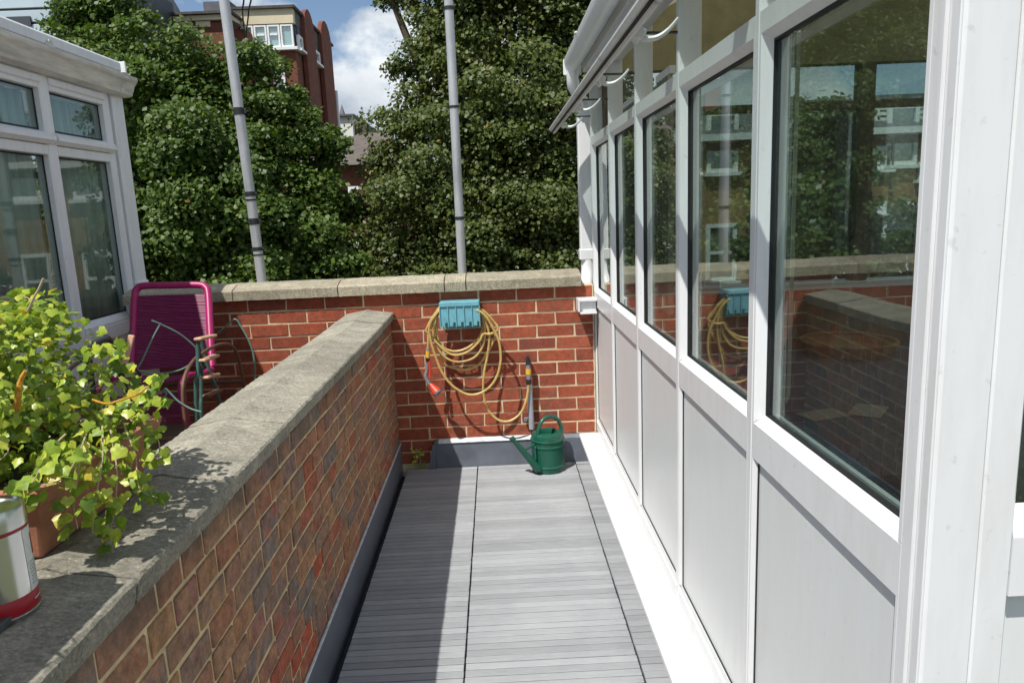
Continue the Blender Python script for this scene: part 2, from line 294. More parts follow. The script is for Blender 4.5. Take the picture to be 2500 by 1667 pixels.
# ------------------------------------------------------------------ mesh helpers
class MB:
    def __init__(s): s.v = []; s.f = []
    def add(s, vs, fs):
        k = len(s.v); s.v += [tuple(map(float, p)) for p in vs]; s.f += [tuple(i+k for i in f) for f in fs]; return s
    def box(s, x0, x1, y0, y1, z0, z1, bev=0.0):
        if bev <= 0:
            return s.add([(x0, y0, z0), (x1, y0, z0), (x1, y1, z0), (x0, y1, z0), (x0, y0, z1), (x1, y0, z1), (x1, y1, z1), (x0, y1, z1)],
                         [(3, 2, 1, 0), (4, 5, 6, 7), (0, 1, 5, 4), (1, 2, 6, 5), (2, 3, 7, 6), (3, 0, 4, 7)])
        return s.obox(((x0+x1)/2, (y0+y1)/2, (z0+z1)/2), (1, 0, 0), (0, 1, 0), (0, 0, 1), (x1-x0)/2, (y1-y0)/2, (z1-z0)/2, bev)
    def obox(s, c, ax, ay, az, hx, hy, hz, bev=0.0):
        c, ax, ay, az = (Vector(q) for q in (c, ax, ay, az))
        if bev <= 0:
            P = [c+ax*hx*i+ay*hy*j+az*hz*k for k in (-1, 1) for i, j in ((-1, -1), (1, -1), (1, 1), (-1, 1))]
            return s.add(P, [(3, 2, 1, 0), (4, 5, 6, 7), (0, 1, 5, 4), (1, 2, 6, 5), (2, 3, 7, 6), (3, 0, 4, 7)])
        P = []; idx = {}
        for i in (-1, 1):
            for j in (-1, 1):
                for k in (-1, 1):
                    for a in range(3):
                        d = [hx-bev, hy-bev, hz-bev]; d[a] += bev
                        idx[(i, j, k, a)] = len(P); P.append(c+ax*i*d[0]+ay*j*d[1]+az*k*d[2])
        F = []
        for sgn in (-1, 1):
            F.append([idx[(sgn, j, k, 0)] for j, k in ((-1, -1), (1, -1), (1, 1), (-1, 1))][::sgn])
            F.append([idx[(i, sgn, k, 1)] for i, k in ((-1, -1), (-1, 1), (1, 1), (1, -1))][::sgn])
            F.append([idx[(i, j, sgn, 2)] for i, j in ((-1, -1), (1, -1), (1, 1), (-1, 1))][::sgn])
        for j in (-1, 1):
            for k in (-1, 1):
                F.append([idx[(-1, j, k, 1)], idx[(1, j, k, 1)], idx[(1, j, k, 2)], idx[(-1, j, k, 2)]][::-j*k])
        for i in (-1, 1):
            for k in (-1, 1):
                F.append([idx[(i, -1, k, 0)], idx[(i, 1, k, 0)], idx[(i, 1, k, 2)], idx[(i, -1, k, 2)]][::i*k])
        for i in (-1, 1):
            for j in (-1, 1):
                F.append([idx[(i, j, -1, 0)], idx[(i, j, 1, 0)], idx[(i, j, 1, 1)], idx[(i, j, -1, 1)]][::-i*j])
                for k in (-1, 1):
                    F.append([idx[(i, j, k, 0)], idx[(i, j, k, 1)], idx[(i, j, k, 2)]][::i*j*k])
        return s.add(P, F)
    def prism(s, poly, a0, a1, axis='y'):
        """extrude a 2-D polygon along an axis: 'y' polygon is (x,z); 'x' is (y,z); 'z' is (x,y)"""
        n = len(poly)
        def mk(p, a): return {'y': (p[0], a, p[1]), 'x': (a, p[0], p[1]), 'z': (p[0], p[1], a)}[axis]
        return s.add([mk(p, a0) for p in poly]+[mk(p, a1) for p in poly],
                     [tuple(range(n)), tuple(range(2*n-1, n-1, -1))]+[(i+n, (i+1) % n+n, (i+1) % n, i) for i in range(n)])
    def tube(s, pts, r, seg=8, caps=True, flat=1.0):
        pts = [Vector(p) for p in pts]; n = len(pts)
        rr = r if hasattr(r, '__len__') else [r]*n
        t0 = (pts[1]-pts[0]).normalized(); up = Vector((0, 0, 1)) if abs(t0.z) < .9 else Vector((0, 1, 0))
        nrm = t0.cross(up).normalized(); V = []; prev = t0
        for i, p in enumerate(pts):
            tt = (pts[min(i+1, n-1)]-pts[max(i-1, 0)]); tt = tt.normalized() if tt.length > 1e-9 else prev
            nrm = (nrm-tt*nrm.dot(tt)); nrm = nrm.normalized() if nrm.length > 1e-6 else tt.orthogonal().normalized()
            bn = tt.cross(nrm)
            for k in range(seg):
                a = 2*math.pi*k/seg; V.append(p+(nrm*math.cos(a)+bn*math.sin(a)*flat)*rr[i])
            prev = tt
        F = [(i*seg+k, i*seg+(k+1) % seg, (i+1)*seg+(k+1) % seg, (i+1)*seg+k) for i in range(n-1) for k in range(seg)]
        if caps: F += [tuple(range(seg-1, -1, -1)), tuple(range((n-1)*seg, n*seg))]
        return s.add(V, F)
    def lathe(s, prof, c, seg=32, cap0=True, cap1=True):
        V = [(c[0]+r*math.cos(2*math.pi*k/seg), c[1]+r*math.sin(2*math.pi*k/seg), c[2]+z) for r, z in prof for k in range(seg)]
        n = len(prof); F = [(i*seg+k, i*seg+(k+1) % seg, (i+1)*seg+(k+1) % seg, (i+1)*seg+k) for i in range(n-1) for k in range(seg)]
        if cap0: F.append(tuple(range(seg-1, -1, -1)))
        if cap1: F.append(tuple(range((n-1)*seg, n*seg)))
        return s.add(V, F)
    def mesh(s, name, off=(0, 0, 0)):
        me = bpy.data.meshes.new(name); o = off
        me.from_pydata([(x-o[0], y-o[1], z-o[2]) for x, y, z in s.v], [], s.f); me.update(); return me
    def build(s, name, mat, parent=None, smooth=False):
        off = wloc(parent) if parent else (0, 0, 0)
        me = s.mesh(name, off); me.materials.append(M[mat])
        if smooth:
            me.polygons.foreach_set('use_smooth', [True]*len(me.polygons)); me.set_sharp_from_angle(angle=math.radians(42))
        o = bpy.data.objects.new(name, me); col.objects.link(o)
        if parent: o.parent = parent
        return o
def wloc(o):
    p = Vector((0, 0, 0))
    while o is not None: p += o.location; o = o.parent
    return p
def inst(name, me, pos, parent, rot=None, scl=None):
    o = bpy.data.objects.new(name, me); col.objects.link(o)
    if parent: o.parent = parent; o.location = Vector(pos)-wloc(parent)
    else: o.location = pos
    if rot is not None: o.rotation_euler = rot
    if scl is not None: o.scale = scl
    return o
def tag(o, label, cat, group=None):
    o['label'] = label; o['category'] = cat
    if group: o['group'] = group
    return o
def thing(name, label, cat, loc, group=None):
    o = bpy.data.objects.new(name, None); o.empty_display_size = .1; col.objects.link(o); o.location = loc
    return tag(o, label, cat, group)
def struct(o): o['kind'] = 'structure'; return o
def stuff(o): o['kind'] = 'stuff'; return o
def smooth_path(pts, k=6, closed=False):
    P = [np.array(p, float) for p in pts]; out = []
    n = len(P)
    for i in range(n if closed else n-1):
        if closed: a, b_, c_, d = P[(i-1) % n], P[i], P[(i+1) % n], P[(i+2) % n]
        else: a, b_, c_, d = P[max(i-1, 0)], P[i], P[i+1], P[min(i+2, n-1)]
        for j in range(k):
            s_ = j/k
            out.append(.5*((2*b_)+(-a+c_)*s_+(2*a-5*b_+4*c_-d)*s_**2+(-a+3*b_-3*c_+d)*s_**3))
    if not closed: out.append(P[-1])
    return out

# ------------------------------------------------------------------ setting
GZ = -9.0
struct(MB().box(-400, 400, -200, 600, GZ-1, GZ).build('ground', 'ground_mat'))
struct(MB().box(-6.5, .60, -3.5, 4.40, GZ, -.06).build('terrace_slab', 'felt'))
struct(MB().box(-2.4, -.90, -3.4, 4.21, -.06, .35).build('terrace_floor', 'floor_tile'))

D = 4.22            # front face of the back wall
XW = -.637          # right face of the dividing wall
XR = .565           # outer face of the right conservatory
XL = -2.16          # outer face of the left conservatory

# deck of narrow ribbed slats in three columns
deck = struct(MB().box(-.597, .56, -2.0, 4.178, -.055, -.014).build('deck', 'felt'))
PITCH = .0372
cols = [(-.595, -.1735), (-.1675, .4195), (.4255, .555)]
k = 0
rest = MB()
for ci, (x0, x1) in enumerate(cols):
    me = MB().box(-(x1-x0)/2, (x1-x0)/2, -PITCH/2+.0021, PITCH/2-.0021, -.012, .0, .0016).mesh('slat'); me.materials.append(M['deck_board'])
    off = (0, .004, -.013)[ci]
    for i in range(160):
        y = 4.178-PITCH*(i+.5)+ (off if i else 0)
        if y < -1.95: break
        if y > 1.72:
            jz = random.uniform(-.0007, .0007)
            inst('slat', me, ((x0+x1)/2+random.uniform(-.0008, .0008), y, jz), deck, (0, 0, random.uniform(-.0012, .0012)))
        else:
            rest.box(x0, x1, y-PITCH/2+.0021, y+PITCH/2-.0021, -.012, 0)
stuff(rest.build('slats_behind', 'deck_board', deck))

# ------------------------------------------------------------------ brick walls
def brick_mesh(l, h, d, seed, mat):
    r = random.Random(seed); mb = MB().box(-l/2, l/2, -d/2, d/2, -h/2, h/2, .003)
    mb.v = [(x+r.uniform(-.0022, .0022), y+r.uniform(-.0010, .0010), z+r.uniform(-.0019, .0019)) for x, y, z in mb.v]
    me = mb.mesh('brick'); me.materials.append(M[mat]); return me
wall = thing('brick_wall', 'low dividing wall of mottled brown bricks with grey stone coping beside the deck', 'wall', (-.75, 1.6, -.06))
MB().box(XW-.222, XW-.0036, -2.0, D-.004, -.06, .906).build('mortar_core', 'mortar_tan', wall)
BLEN = {.105: .24, .130: .22, .146: .34, .205: .20}; CP = .0686
BL = {l: [brick_mesh(l-.0105, CP-.0085, .05, s, 'brick_mixed') for s in range(4)] for l in BLEN}
far = MB(); cnt = 0
for c in range(13):
    z = .905-CP/2-CP*c
    if z < .03: break
    y = D-.006-(0, .05, .085, .02, .07)[c % 5]
    if c % 5: inst('brick', brick_mesh((0, .05, .085, .02, .07)[c % 5]-.005, CP-.0085, .05, 9, 'brick_mixed'), (XW-.025, D-.006-(0, .05, .085, .02, .07)[c % 5]/2, z), wall, (0, 0, math.pi/2))
    while y > -1.9:
        l = random.choices(list(BLEN), list(BLEN.values()))[0]
        yc = y-l/2
        if yc > 1.02 and c < 12:
            inst('brick', random.choice(BL[l]), (XW-.025+random.uniform(-.0014, .0022), yc, z+random.uniform(-.0014, .0014)), wall,
                 (random.uniform(-.008, .008), 0, math.pi/2+random.choice((0, math.pi))+random.uniform(-.007, .007))); cnt += 1
        else: far.box(XW-.05, XW, yc-l/2+.003, yc+l/2-.003, z-.030, z+.030)
        y -= l
for c in range(7):                                    # hidden side of the wall
    z = .863-.0325-.075*c; y = D-.01-(.11 if c % 2 else 0)
    while y > -1.8:
        far.box(XW-.230, XW-.20, y-.214, y, z-.032, z+.032); y -= .224
stuff(far.build('bricks_behind', 'brick_mixed', wall))
# coping stones: weathered top with a slight ridge, cut by open joints
def worn(poly_pts, a0, a1, axis, n, amp, seed):
    """extrude a profile with many slices, each nudged a little: a worn arris"""
    r = random.Random(seed); mb = MB(); m_ = len(poly_pts); V = []; F = []
    for i in range(n+1):
        a = a0+(a1-a0)*i/n
        for (p, q) in poly_pts:
            dp, dq = r.uniform(-amp, amp), r.uniform(-amp, amp)
            V.append((p+dp, a, q+dq) if axis == 'y' else (a, p+dp, q+dq))
    for i in range(n):
        for k_ in range(m_):
            f_ = (i*m_+k_, i*m_+(k_+1) % m_, (i+1)*m_+(k_+1) % m_, (i+1)*m_+k_)
            F.append(f_ if axis == 'x' else f_[::-1])
    e0, e1 = tuple(range(m_)), tuple(range(n*m_+m_-1, n*m_-1, -1))
    F += [e0, e1] if axis == 'y' else [e0[::-1], e1[::-1]]
    return mb.add(V, F)
prof = [(-.893, .9075), (-.626, .9075), (-.621, .925), (-.618, .940), (-.616, .951), (-.621, .956), (-.66, .961), (-.70, .966), (-.735, .972), (-.765, .980), (-.80, .974), (-.83, .969), (-.86, .963), (-.890, .957), (-.896, .950)]
cuts = [-1.95, -1.2, -.62, .02, .60, 1.118, 1.545, 1.985, 2.62, 3.22, 3.80, D-.004]
for i in range(len(cuts)-1):
    dz = random.uniform(-.003, .003)
    worn([(p, q+dz) for p, q in prof], cuts[i]+.003, cuts[i+1]-.003, 'y', 46, .0013, i).build('coping_stone', 'coping_grey', wall)
MB().box(XW, -.630, -2.0, D-.004, -.05, .150, .002).build('flashing', 'lead', wall)
MB().box(XW+.001, -.6275, -2.0, D-.004, .1505, .157, .001).build('flashing_edge', 'lead_lit_edge', wall)

bwall = thing('brick_wall', 'back parapet wall of orange red bricks and pale mortar with buff stone coping', 'wall', (-.8, 4.33, -.06))
MB().box(-2.15, .560, D+.0032, D+.215, -.06, 1.066).build('mortar_core', 'mortar_pale', bwall)
BR = {n: [brick_mesh(l, .0665, .05, s+20, 'brick_red') for s in range(5)] for n, l in (('s', .2165), ('h', .104), ('q', .06))}
for c in range(14):
    z = 1.062-.0325-.075*c
    x = .556-(.0 if c % 2 == 0 else -.113)
    if c % 2: seq = ['h']
    else: seq = []
    x = .556
    while x > -2.14:
        typ = seq.pop() if seq else 's'
        l = {'s': .2245, 'h': .112, 'q': .07}[typ]
        if x-l < -2.15: break
        inst('brick', random.choice(BR[typ]), (x-l/2, D+.025+random.uniform(-.002, .0022), z+random.uniform(-.001, .001)), bwall,
             (random.uniform(-.005, .005), 0, random.choice((0, math.pi))+random.uniform(-.006, .006)))
        x -= l
pr = [(D-.042, 1.068), (D+.25, 1.068), (D+.25, 1.135), (D+.20, 1.150), (D+.06, 1.153), (D-.034, 1.128), (D-.043, 1.121)]
cc_ = [-2.16, -1.53, -.925, -.31, -.185, .488]
for i in range(len(cc_)-1):
    worn(pr, cc_[i]+.003, cc_[i+1]-.003, 'x', 40, .0014, 50+i).build('coping_stone', 'coping_buff', bwall)
# lead upstand along the foot of the back wall
ups = thing('lead_flashing', 'grey lead upstand covering the foot of the back brick wall', 'flashing', (0, 4.2, -.05))
MB().prism([(4.181, -.05), (4.219, -.05), (4.219, .168), (4.205, .168), (4.186, .150)], -.42, .52, 'x').build('upstand', 'lead', ups)
MB().prism([(4.181, .152), (4.204, .1705), (4.2185, .172), (4.204, .174), (4.178, .155)], -.40, .24, 'x').build('top_edge', 'lead_lit_edge', ups)
MB().prism([(-.475, -.04), (-.4205, -.04), (-.4205, .165), (-.435, .150)], 4.16, 4.2188, 'y').build('end_flap', 'lead', ups)

# ------------------------------------------------------------------ right conservatory
cons = thing('conservatory', 'white framed lean-to conservatory with grey lower panels along the right of the deck', 'conservatory', (1.8, 2.6, -.06))
Y0, Y1 = .895, 4.27
posts = [(.895, .962), (1.576, 1.604), (2.246, 2.274), (2.915, 2.943), (3.580, 3.608), (4.225, 4.27)]
GX = .592                                              # plane of the glass
ZT = 2.26
for i, (a, b_) in enumerate(posts):
    mb = MB().box(XR, .635, a, b_, .172, ZT, .004)
    if i == 0: mb.box(XR-.004, XR-.0005, a+.002, a+.020, .174, ZT-.01, .001).box(XR-.006, XR-.0005, a+.030, a+.036, .174, ZT-.01)
    mb.build('post', 'upvc', cons)
for i in range(5):
    a, b_ = posts[i][1], posts[i+1][0]
    MB().box(XR+.002, .63, a, b_, .172, .232).box(XR+.008, .60, a, b_, .232, .258).build('bottom_rail', 'upvc', cons)
    rl = MB().box(XR+.001, .63, a, b_, .945, 1.020).prism([(XR+.001, 1.020), (GX-.004, 1.020), (GX-.004, 1.048), (XR+.006, 1.030), (XR+.001, 1.028)], a, b_).build('mid_rail', 'upvc', cons)
    MB().prism([(XR+.001, 1.862), (XR+.001, 1.868), (GX-.004, 1.868), (GX-.004, 1.848)], a, b_).box(XR+.001, .63, a, b_, 1.868, 1.905).build('transom', 'upvc', cons)
    MB().box(XR+.003, .63, a, b_, 2.19, ZT).build('head_rail', 'upvc', cons)
    # side beads of the glazing, mitred
    for e, s_ in ((a, 1), (b_, -1)):
        MB().add([(XR+.001, e, 1.03), (XR+.001, e+.008*s_, 1.03), (GX-.004, e+.022*s_, 1.046), (GX-.004, e, 1.03),
                  (XR+.001, e, 1.862), (XR+.001, e+.008*s_, 1.862), (GX-.004, e+.022*s_, 1.848), (GX-.004, e, 1.862)],
                 [(0, 1, 5, 4), (1, 2, 6, 5), (2, 3, 7, 6), (3, 0, 4, 7), (3, 2, 1, 0), (4, 5, 6, 7)]).build('glazing_bead', 'upvc', cons)
    MB().box(GX-.0035, GX+.010, a+.002, b_-.002, 1.022, 1.050).box(GX-.0035, GX+.010, a+.002, b_-.002, 1.843, 1.866).box(GX-.0035, GX+.010, a+.002, a+.025, 1.0505, 1.8425).box(GX-.0035, GX+.010, b_-.025, b_-.002, 1.0505, 1.8425).build('gasket', 'gasket', cons)
    MB().box(GX+.004, GX+.0095, a+.0255, b_-.0255, 1.0505, 1.8425).build('pane', 'window_glass', cons)
    MB().box(GX+.024, GX+.034, a+.004, b_-.004, 1.022, 1.044).build('inner_sill_bead', 'upvc_old', cons)
    # lower panel, its gasket showing as a dark line, bevelled beads at its sides
    for e, s_ in ((a, 1), (b_, -1)):
        MB().prism([(XR+.001, e), (XR+.001, e+.006*s_), (XR+.009, e+.018*s_), (XR+.03, e+.018*s_), (XR+.03, e)][::s_], .2585, .9445, 'z').build('panel_bead', 'upvc', cons)
    MB().box(XR+.0095, XR+.03, a+.0182, a+.0215, .2585, .9445).box(XR+.0095, XR+.03, b_-.0215, b_-.0182, .2585, .9445).box(XR+.0095, XR+.03, a+.0217, b_-.0217, .2585, .2612).box(XR+.0095, XR+.03, a+.0217, b_-.0217, .9425, .9448).build('panel_gasket', 'gasket', cons)
    MB().box(XR+.0130, XR+.025, a+.0217, b_-.0217, .2614, .9423).build('panel', 'upvc_panel', cons)
MB().box(.452, .640, Y0-.02, 4.205, .148, .1705, .004).build('sill', 'upvc', cons)
MB().box(.545, .632, Y0, 4.205, -.05, .147).build('base_board', 'upvc_old', cons)
MB().box(.53, .66, Y0-.01, Y1, ZT+.0005, ZT+.06, .004).build('fascia', 'upvc', cons)
# open top hung lights
hinge = Vector((.545, 0, 2.185)); down = Vector((-.205, 0, -.245)).normalized(); nrm = Vector((-.245, 0, .205)).normalized(); LEN = .315
def sash(a, b_):
    s_ = None
    mid = (a+b_)/2; hw = (b_-a)/2
    f = MB()
    f.obox(hinge+down*.022+Vector((0, mid, 0)), down, (0, 1, 0), nrm, .022, hw, .020, .004)
    f.obox(hinge+down*(LEN-.024)+Vector((0, mid, 0)), down, (0, 1, 0), nrm, .024, hw, .022, .004)
    for yy in (a+.022, b_-.022): f.obox(hinge+down*LEN/2+Vector((0, yy, 0)), down, (0, 1, 0), nrm, LEN/2-.046, .0215, .019)
    s_ = f.build('open_light', 'upvc', cons)
    MB().obox(hinge+down*LEN/2+Vector((0, mid, 0)), down, (0, 1, 0), nrm, LEN/2-.044, hw-.042, .003).build('pane', 'window_glass', s_)
    MB().obox(hinge+down*(LEN+.0005)+nrm*(-.004)+Vector((0, mid, 0)), down, (0, 1, 0), nrm, .003, hw-.004, .0045).build('seal', 'gasket', s_)
    # cockspur handle on the inside of the bottom rail
    c0 = hinge+down*(LEN-.026)-nrm*.026+Vector((0, mid, 0))
    hb = MB().obox(c0-nrm*.004, down, (0, 1, 0), nrm, .015, .032, .012, .005)
    pth = smooth_path([c0-nrm*.006, c0+Vector((.024, -.010, -.014)), c0+Vector((.050, -.018, -.012)), c0+Vector((.075, -.024, .004)), c0+Vector((.097, -.030, .028))], 5)
    hb.tube(pth, [.013-.008*i/(len(pth)-1) for i in range(len(pth))], 8, flat=.75)
    hb.build('handle', 'upvc', s_, True)
    # friction stay
    for yy in (a+.01, b_-.01):
        p0 = hinge+down*(LEN*.62)-nrm*.02+Vector((0, yy, 0)); MB().tube([p0, Vector((.59, yy, 2.02))], .004, 6).build('stay', 'black_metal', s_)
for i in range(5): sash(posts[i][1]+.004-.03, posts[i+1][0]-.004+.03)
# gutter and roof
def gutter(parent, xo, z, w, h, ya, yb, mat, side=-1):
    pts = []
    for i in range(9):
        a = math.pi*i/8; pts.append((xo+side*(w/2-w/2*math.cos(a)), z-h*math.sin(a)))
    inner = [(xo+side*(w/2-(w/2-.004)*math.cos(math.pi*i/8)), z-(h-.004)*math.sin(math.pi*i/8)) for i in range(8, -1, -1)]
    poly = pts+inner
    return MB().prism(poly if side > 0 else poly[::-1], ya, yb).build('gutter', mat, parent, True)
g = gutter(cons, .530, 2.345, .098, .075, .80, 4.33, 'upvc')
for yy in (1.0, 1.9, 2.8, 3.7): MB().box(.425, .532, yy-.02, yy+.02, 2.343, 2.352, .002).build('gutter_bracket', 'upvc', cons)
MB().box(.429, .533, 4.331, 4.340, 2.262, 2.350, .003).build('gutter_stop', 'upvc', cons)
RX, RZ, RB = 2.05, 3.05, 3.55
def roof_side(xa, za, xb, zb):
    mb = MB(); n = 10
    ys = np.linspace(.80, 4.36, 128)
    prof_ = [(y, .012*math.sin(i*math.pi/1.0+.0) if i % 2 else .012) for i, y in enumerate(ys)]
    V = []
    for y, h in prof_: V += [(xa, y, za+h), (xb, y, zb+h)]
    mb.add(V, [(2*i, 2*i+1, 2*i+3, 2*i+2) for i in range(len(ys)-1)])
    return mb
roof_side(.46, 2.375, RX, RZ).build('roof_sheet', 'roof_sheet', cons)
roof_side(RX, RZ, RB+.1, 2.375).build('roof_sheet', 'roof_sheet', cons)
for yy in (.83, 1.57, 2.24, 2.91, 3.57, 4.30):
    dv = Vector((RX-.47, 0, RZ-2.36)); L_ = dv.length; dv.normalize()
    MB().obox(Vector(((.47+RX)/2, yy, (2.36+RZ)/2)), dv, (0, 1, 0), dv.cross(Vector((0, 1, 0))), L_/2, .028, .024, .004).build('roof_bar', 'upvc', cons)
MB().box(RX-.05, RX+.05, .79, 4.38, RZ+.025, RZ+.085, .01).build('ridge', 'upvc', cons)
# downpipe at the far end
dp = smooth_path([(.47, 4.315, 2.28), (.47, 4.32, 2.20), (.497, 4.47, 2.08), (.497, 4.49, 1.95), (.497, 4.49, 1.25), (.497, 4.47, 1.18), (.500, 4.30, 1.08)], 5)
MB().box(.512, .602, 4.40, 4.47, 1.20, 2.06, .006).build('downpipe', 'upvc', cons)
MB().box(.506, .608, 4.394, 4.476, 1.20, 1.265, .005).build('pipe_socket', 'upvc', cons)
MB().tube(smooth_path([(.480, 4.30, 2.29), (.485, 4.34, 2.20), (.55, 4.43, 2.12), (.557, 4.435, 2.02)], 5), .034, 10).build('swan_neck', 'upvc', cons, True)
MB().tube(smooth_path([(.557, 4.435, 1.22), (.555, 4.43, 1.13), (.54, 4.39, 1.05), (.525, 4.33, .98)], 5), [.041]*16, 10).build('pipe_shoe', 'upvc_old', cons, True)
MB().box(.455, .564, 4.10, 4.2155, .985, .998, .002).box(.455, .466, 4.10, 4.2155, .925, .985, .002).box(.466, .563, 4.10, 4.2155, .912, .925, .002).box(.470, .560, 4.125, 4.2150, .927, .983).build('hopper', 'upvc', cons)
# far gable end, seen through the panes
ends = [(.636, .70), (1.60, 1.66), (2.07, 2.15), (2.78, 2.86), (3.45, 3.55)]
MB().prism([(1.466, 2.361), (3.55, 2.361), (3.55, 2.38), (RX, RZ-.02), (.66, 2.44), (.66, 2.2605), (1.466, 2.2605)], .91, .93).build('near_gable_panel', 'upvc', cons)
MB().box(.636, 3.55, 4.15, 4.27, -.05, .99).build('gable_lower_panel', 'frame_dark', cons)
MB().box(.636, 3.55, 4.13, 4.29, .991, 1.03, .003).build('gable_sill', 'upvc_old', cons)
for a, b_ in ends: MB().box(a, b_, 4.16, 4.25, 1.031, 2.239).build('gable_post', 'frame_dark', cons)
MB().box(.636, 3.55, 4.16, 4.25, 2.24, 2.42).build('gable_header', 'beam_olive', cons)
MB().prism([(.636, 2.421), (3.55, 2.421), (RX, RZ-.02)], 4.20, 4.22).build('gable_panel', 'beam_olive', cons)
for i in range(4):
    a, b_ = ends[i][1], ends[i+1][0]
    MB().box(a, b_, 4.17, 4.24, 2.00, 2.04).build('gable_transom', 'frame_dark', cons)
    MB().box(a, b_, 4.203, 4.209, 1.031, 1.999).build('pane', 'window_glass', cons)
    MB().box(a, b_, 4.203, 4.209, 2.041, 2.239).build('pane', 'window_glass', cons)
# far long wall and floor of the room
MB().box(3.45, 3.55, .965, 4.145, -.05, .99).build('far_lower_panel', 'upvc_old', cons)
for yy in (.97, 1.7, 2.45, 3.2, 4.05): MB().box(3.45, 3.55, yy, yy+.07, .991, 2.30).build('far_post', 'upvc_old', cons)
MB().box(3.45, 3.55, .965, 4.145, 2.301, 2.40).build('far_header', 'upvc_old', cons)
MB().box(.636, 3.45, .965, 4.149, -.05, .02).build('room_floor', 'floor_tile', cons)
MB().box(1.47, 3.55, .90, .96, -.05, 2.36).build('house_side_wall', 'cream_render', cons)
# vertical blinds inside the far bays
def blind(a, b_, x, z0, z1, parent, nm, lab, grp, step=.078, ang=55):
    t_ = thing('vertical_blind', lab, 'blind', (x, (a+b_)/2, z1), grp)
    MB().box(x-.012, x+.012, a, b_, z1, z1+.03).build('head_track', 'upvc_old', t_)
    y = a+.03
    while y < b_-.02:
        ca, sa = math.cos(math.radians(ang)), math.sin(math.radians(ang))
        MB().obox((x, y, (z0+z1)/2), (ca, sa, 0), (-sa, ca, 0), (0, 0, 1), .040, .0007, (z1-z0)/2-.002).build('slat', 'blind', t_); y += step
blind(3.615, 4.14, .72, 1.06, 2.02, None, '', 'bunched pale vertical blind behind the conservatory pane next to the back wall', None, .05, 62)
blind(2.95, 3.20, .72, 1.06, 2.02, None, '', 'short pale vertical blind behind the second conservatory pane from the back wall', None, .05, 62)
blind(1.60, 1.76, .67, 1.06, 2.02, None, '', 'gathered pale vertical blind beside the post of the pane nearest the door', None, .05, 62)

# door at the near corner of the conservatory
door = thing('door', 'white glazed door with a lower panel facing along the deck', 'door', (1.05, .93, .10))
DY = .895
fr = MB().box(.636, .684, DY+.004, DY+.06, .12, 2.2595, .004).build('door_stile', 'upvc', door)
MB().box(1.40, 1.465, DY+.004, DY+.06, .12, 2.2595, .004).build('door_stile', 'upvc', door)
xa, xb = .685, 1.399
MB().box(xa, xb, DY+.006, DY+.058, .975, 1.06).box(xa, xb, DY+.006, DY+.058, .12, .23).box(xa, xb, DY+.006, DY+.058, 2.14, 2.25).build('door_rail', 'upvc', door)
MB().prism([(DY+.0065, 1.0605), (DY+.045, 1.0605), (DY+.045, 1.094), (DY+.010, 1.072)], xa, xb, 'x').build('glazing_bead', 'upvc', door)
MB().box(xa, xb, DY+.034, DY+.038, .231, .974).build('panel_gasket', 'gasket', door)
MB().box(xa+.008, xb-.008, DY+.030, DY+.0335, .239, .967).build('door_panel', 'upvc_panel', door)
MB().box(xa, xb, DY+.046, DY+.052, 1.061, 2.139).build('pane', 'window_glass', door)
MB().box(.5665, 1.5, DY-.0195, DY+.06, -.05, .119).build('threshold', 'upvc_old', door)

# ------------------------------------------------------------------ left conservatory
lc = thing('conservatory', 'older white framed conservatory with grimy gutter on the left terrace', 'conservatory', (-2.9, 3.2, .35))
LY = [(1.15, 1.22), (1.77, 1.84), (2.41, 2.48), (3.05, 3.12), (3.69, 3.77), (4.27, 4.335)]
_mb_build = MB.build
def _lift(self, *a, **k):                              # heights of this building, read off against the eye line
    self.v = [(x, y, CAM_Z+(z-CAM_Z)*1.0286) if z > .6 else (x, y, z) for x, y, z in self.v]
    return _mb_build(self, *a, **k)
MB.build = _lift
LGX = XL-.028
for a, b_ in LY: MB().box(XL-.07, XL, a, b_, .352, 2.262, .006).build('post', 'upvc_old', lc)
MB().box(XL-.13, XL+.012, 4.355, 4.48, .352, 2.262, .008).build('corner_post', 'upvc_old', lc)
MB().box(XL-.12, XL+.020, 4.350, 4.485, 1.16, 1.20, .004).build('pipe_collar', 'upvc_old', lc)
for i in range(5):
    a, b_ = LY[i][1], LY[i+1][0]
    MB().box(XL-.07, XL+.004, a, b_, .925, .998, .003).prism([(XL-.04, .998), (XL+.002, .998), (XL+.002, 1.012), (LGX, 1.042), (XL-.04, 1.042)][::-1], a, b_).build('mid_rail', 'upvc_old', lc)
    MB().box(XL-.07, XL-.002, a, b_, 1.868, 1.915, .003).prism([(XL-.05, 1.915), (XL+.010, 1.918), (XL+.030, 1.935), (XL+.030, 1.953), (XL+.010, 1.970), (LGX, 1.982), (XL-.05, 1.982)][::-1], a-.03, b_+.03).build('transom', 'upvc_old', lc)
    MB().box(XL-.07, XL-.002, a, b_, 2.172, 2.262, .003).build('head_rail', 'upvc_old', lc)
    MB().box(XL-.075, XL+.010, a-.006, b_+.006, 2.196, 2.232, .004).build('sash_top', 'upvc_old', lc)
    MB().box(XL-.062, XL-.012, a, b_, .352, .924).build('panel', 'upvc_old', lc)
    for z0, z1 in ((1.044, 1.866), (1.984, 2.171)):
        MB().box(LGX-.006, LGX-.003, a, b_, z0, z0+.007).box(LGX-.006, LGX-.003, a, b_, z1-.007, z1).box(LGX-.006, LGX-.003, a, a+.008, z0, z1).box(LGX-.006, LGX-.003, b_-.008, b_, z0, z1).build('gasket', 'gasket', lc)
        MB().box(LGX-.010, LGX-.0062, a, b_, z0, z1).build('pane', 'window_glass_left', lc)
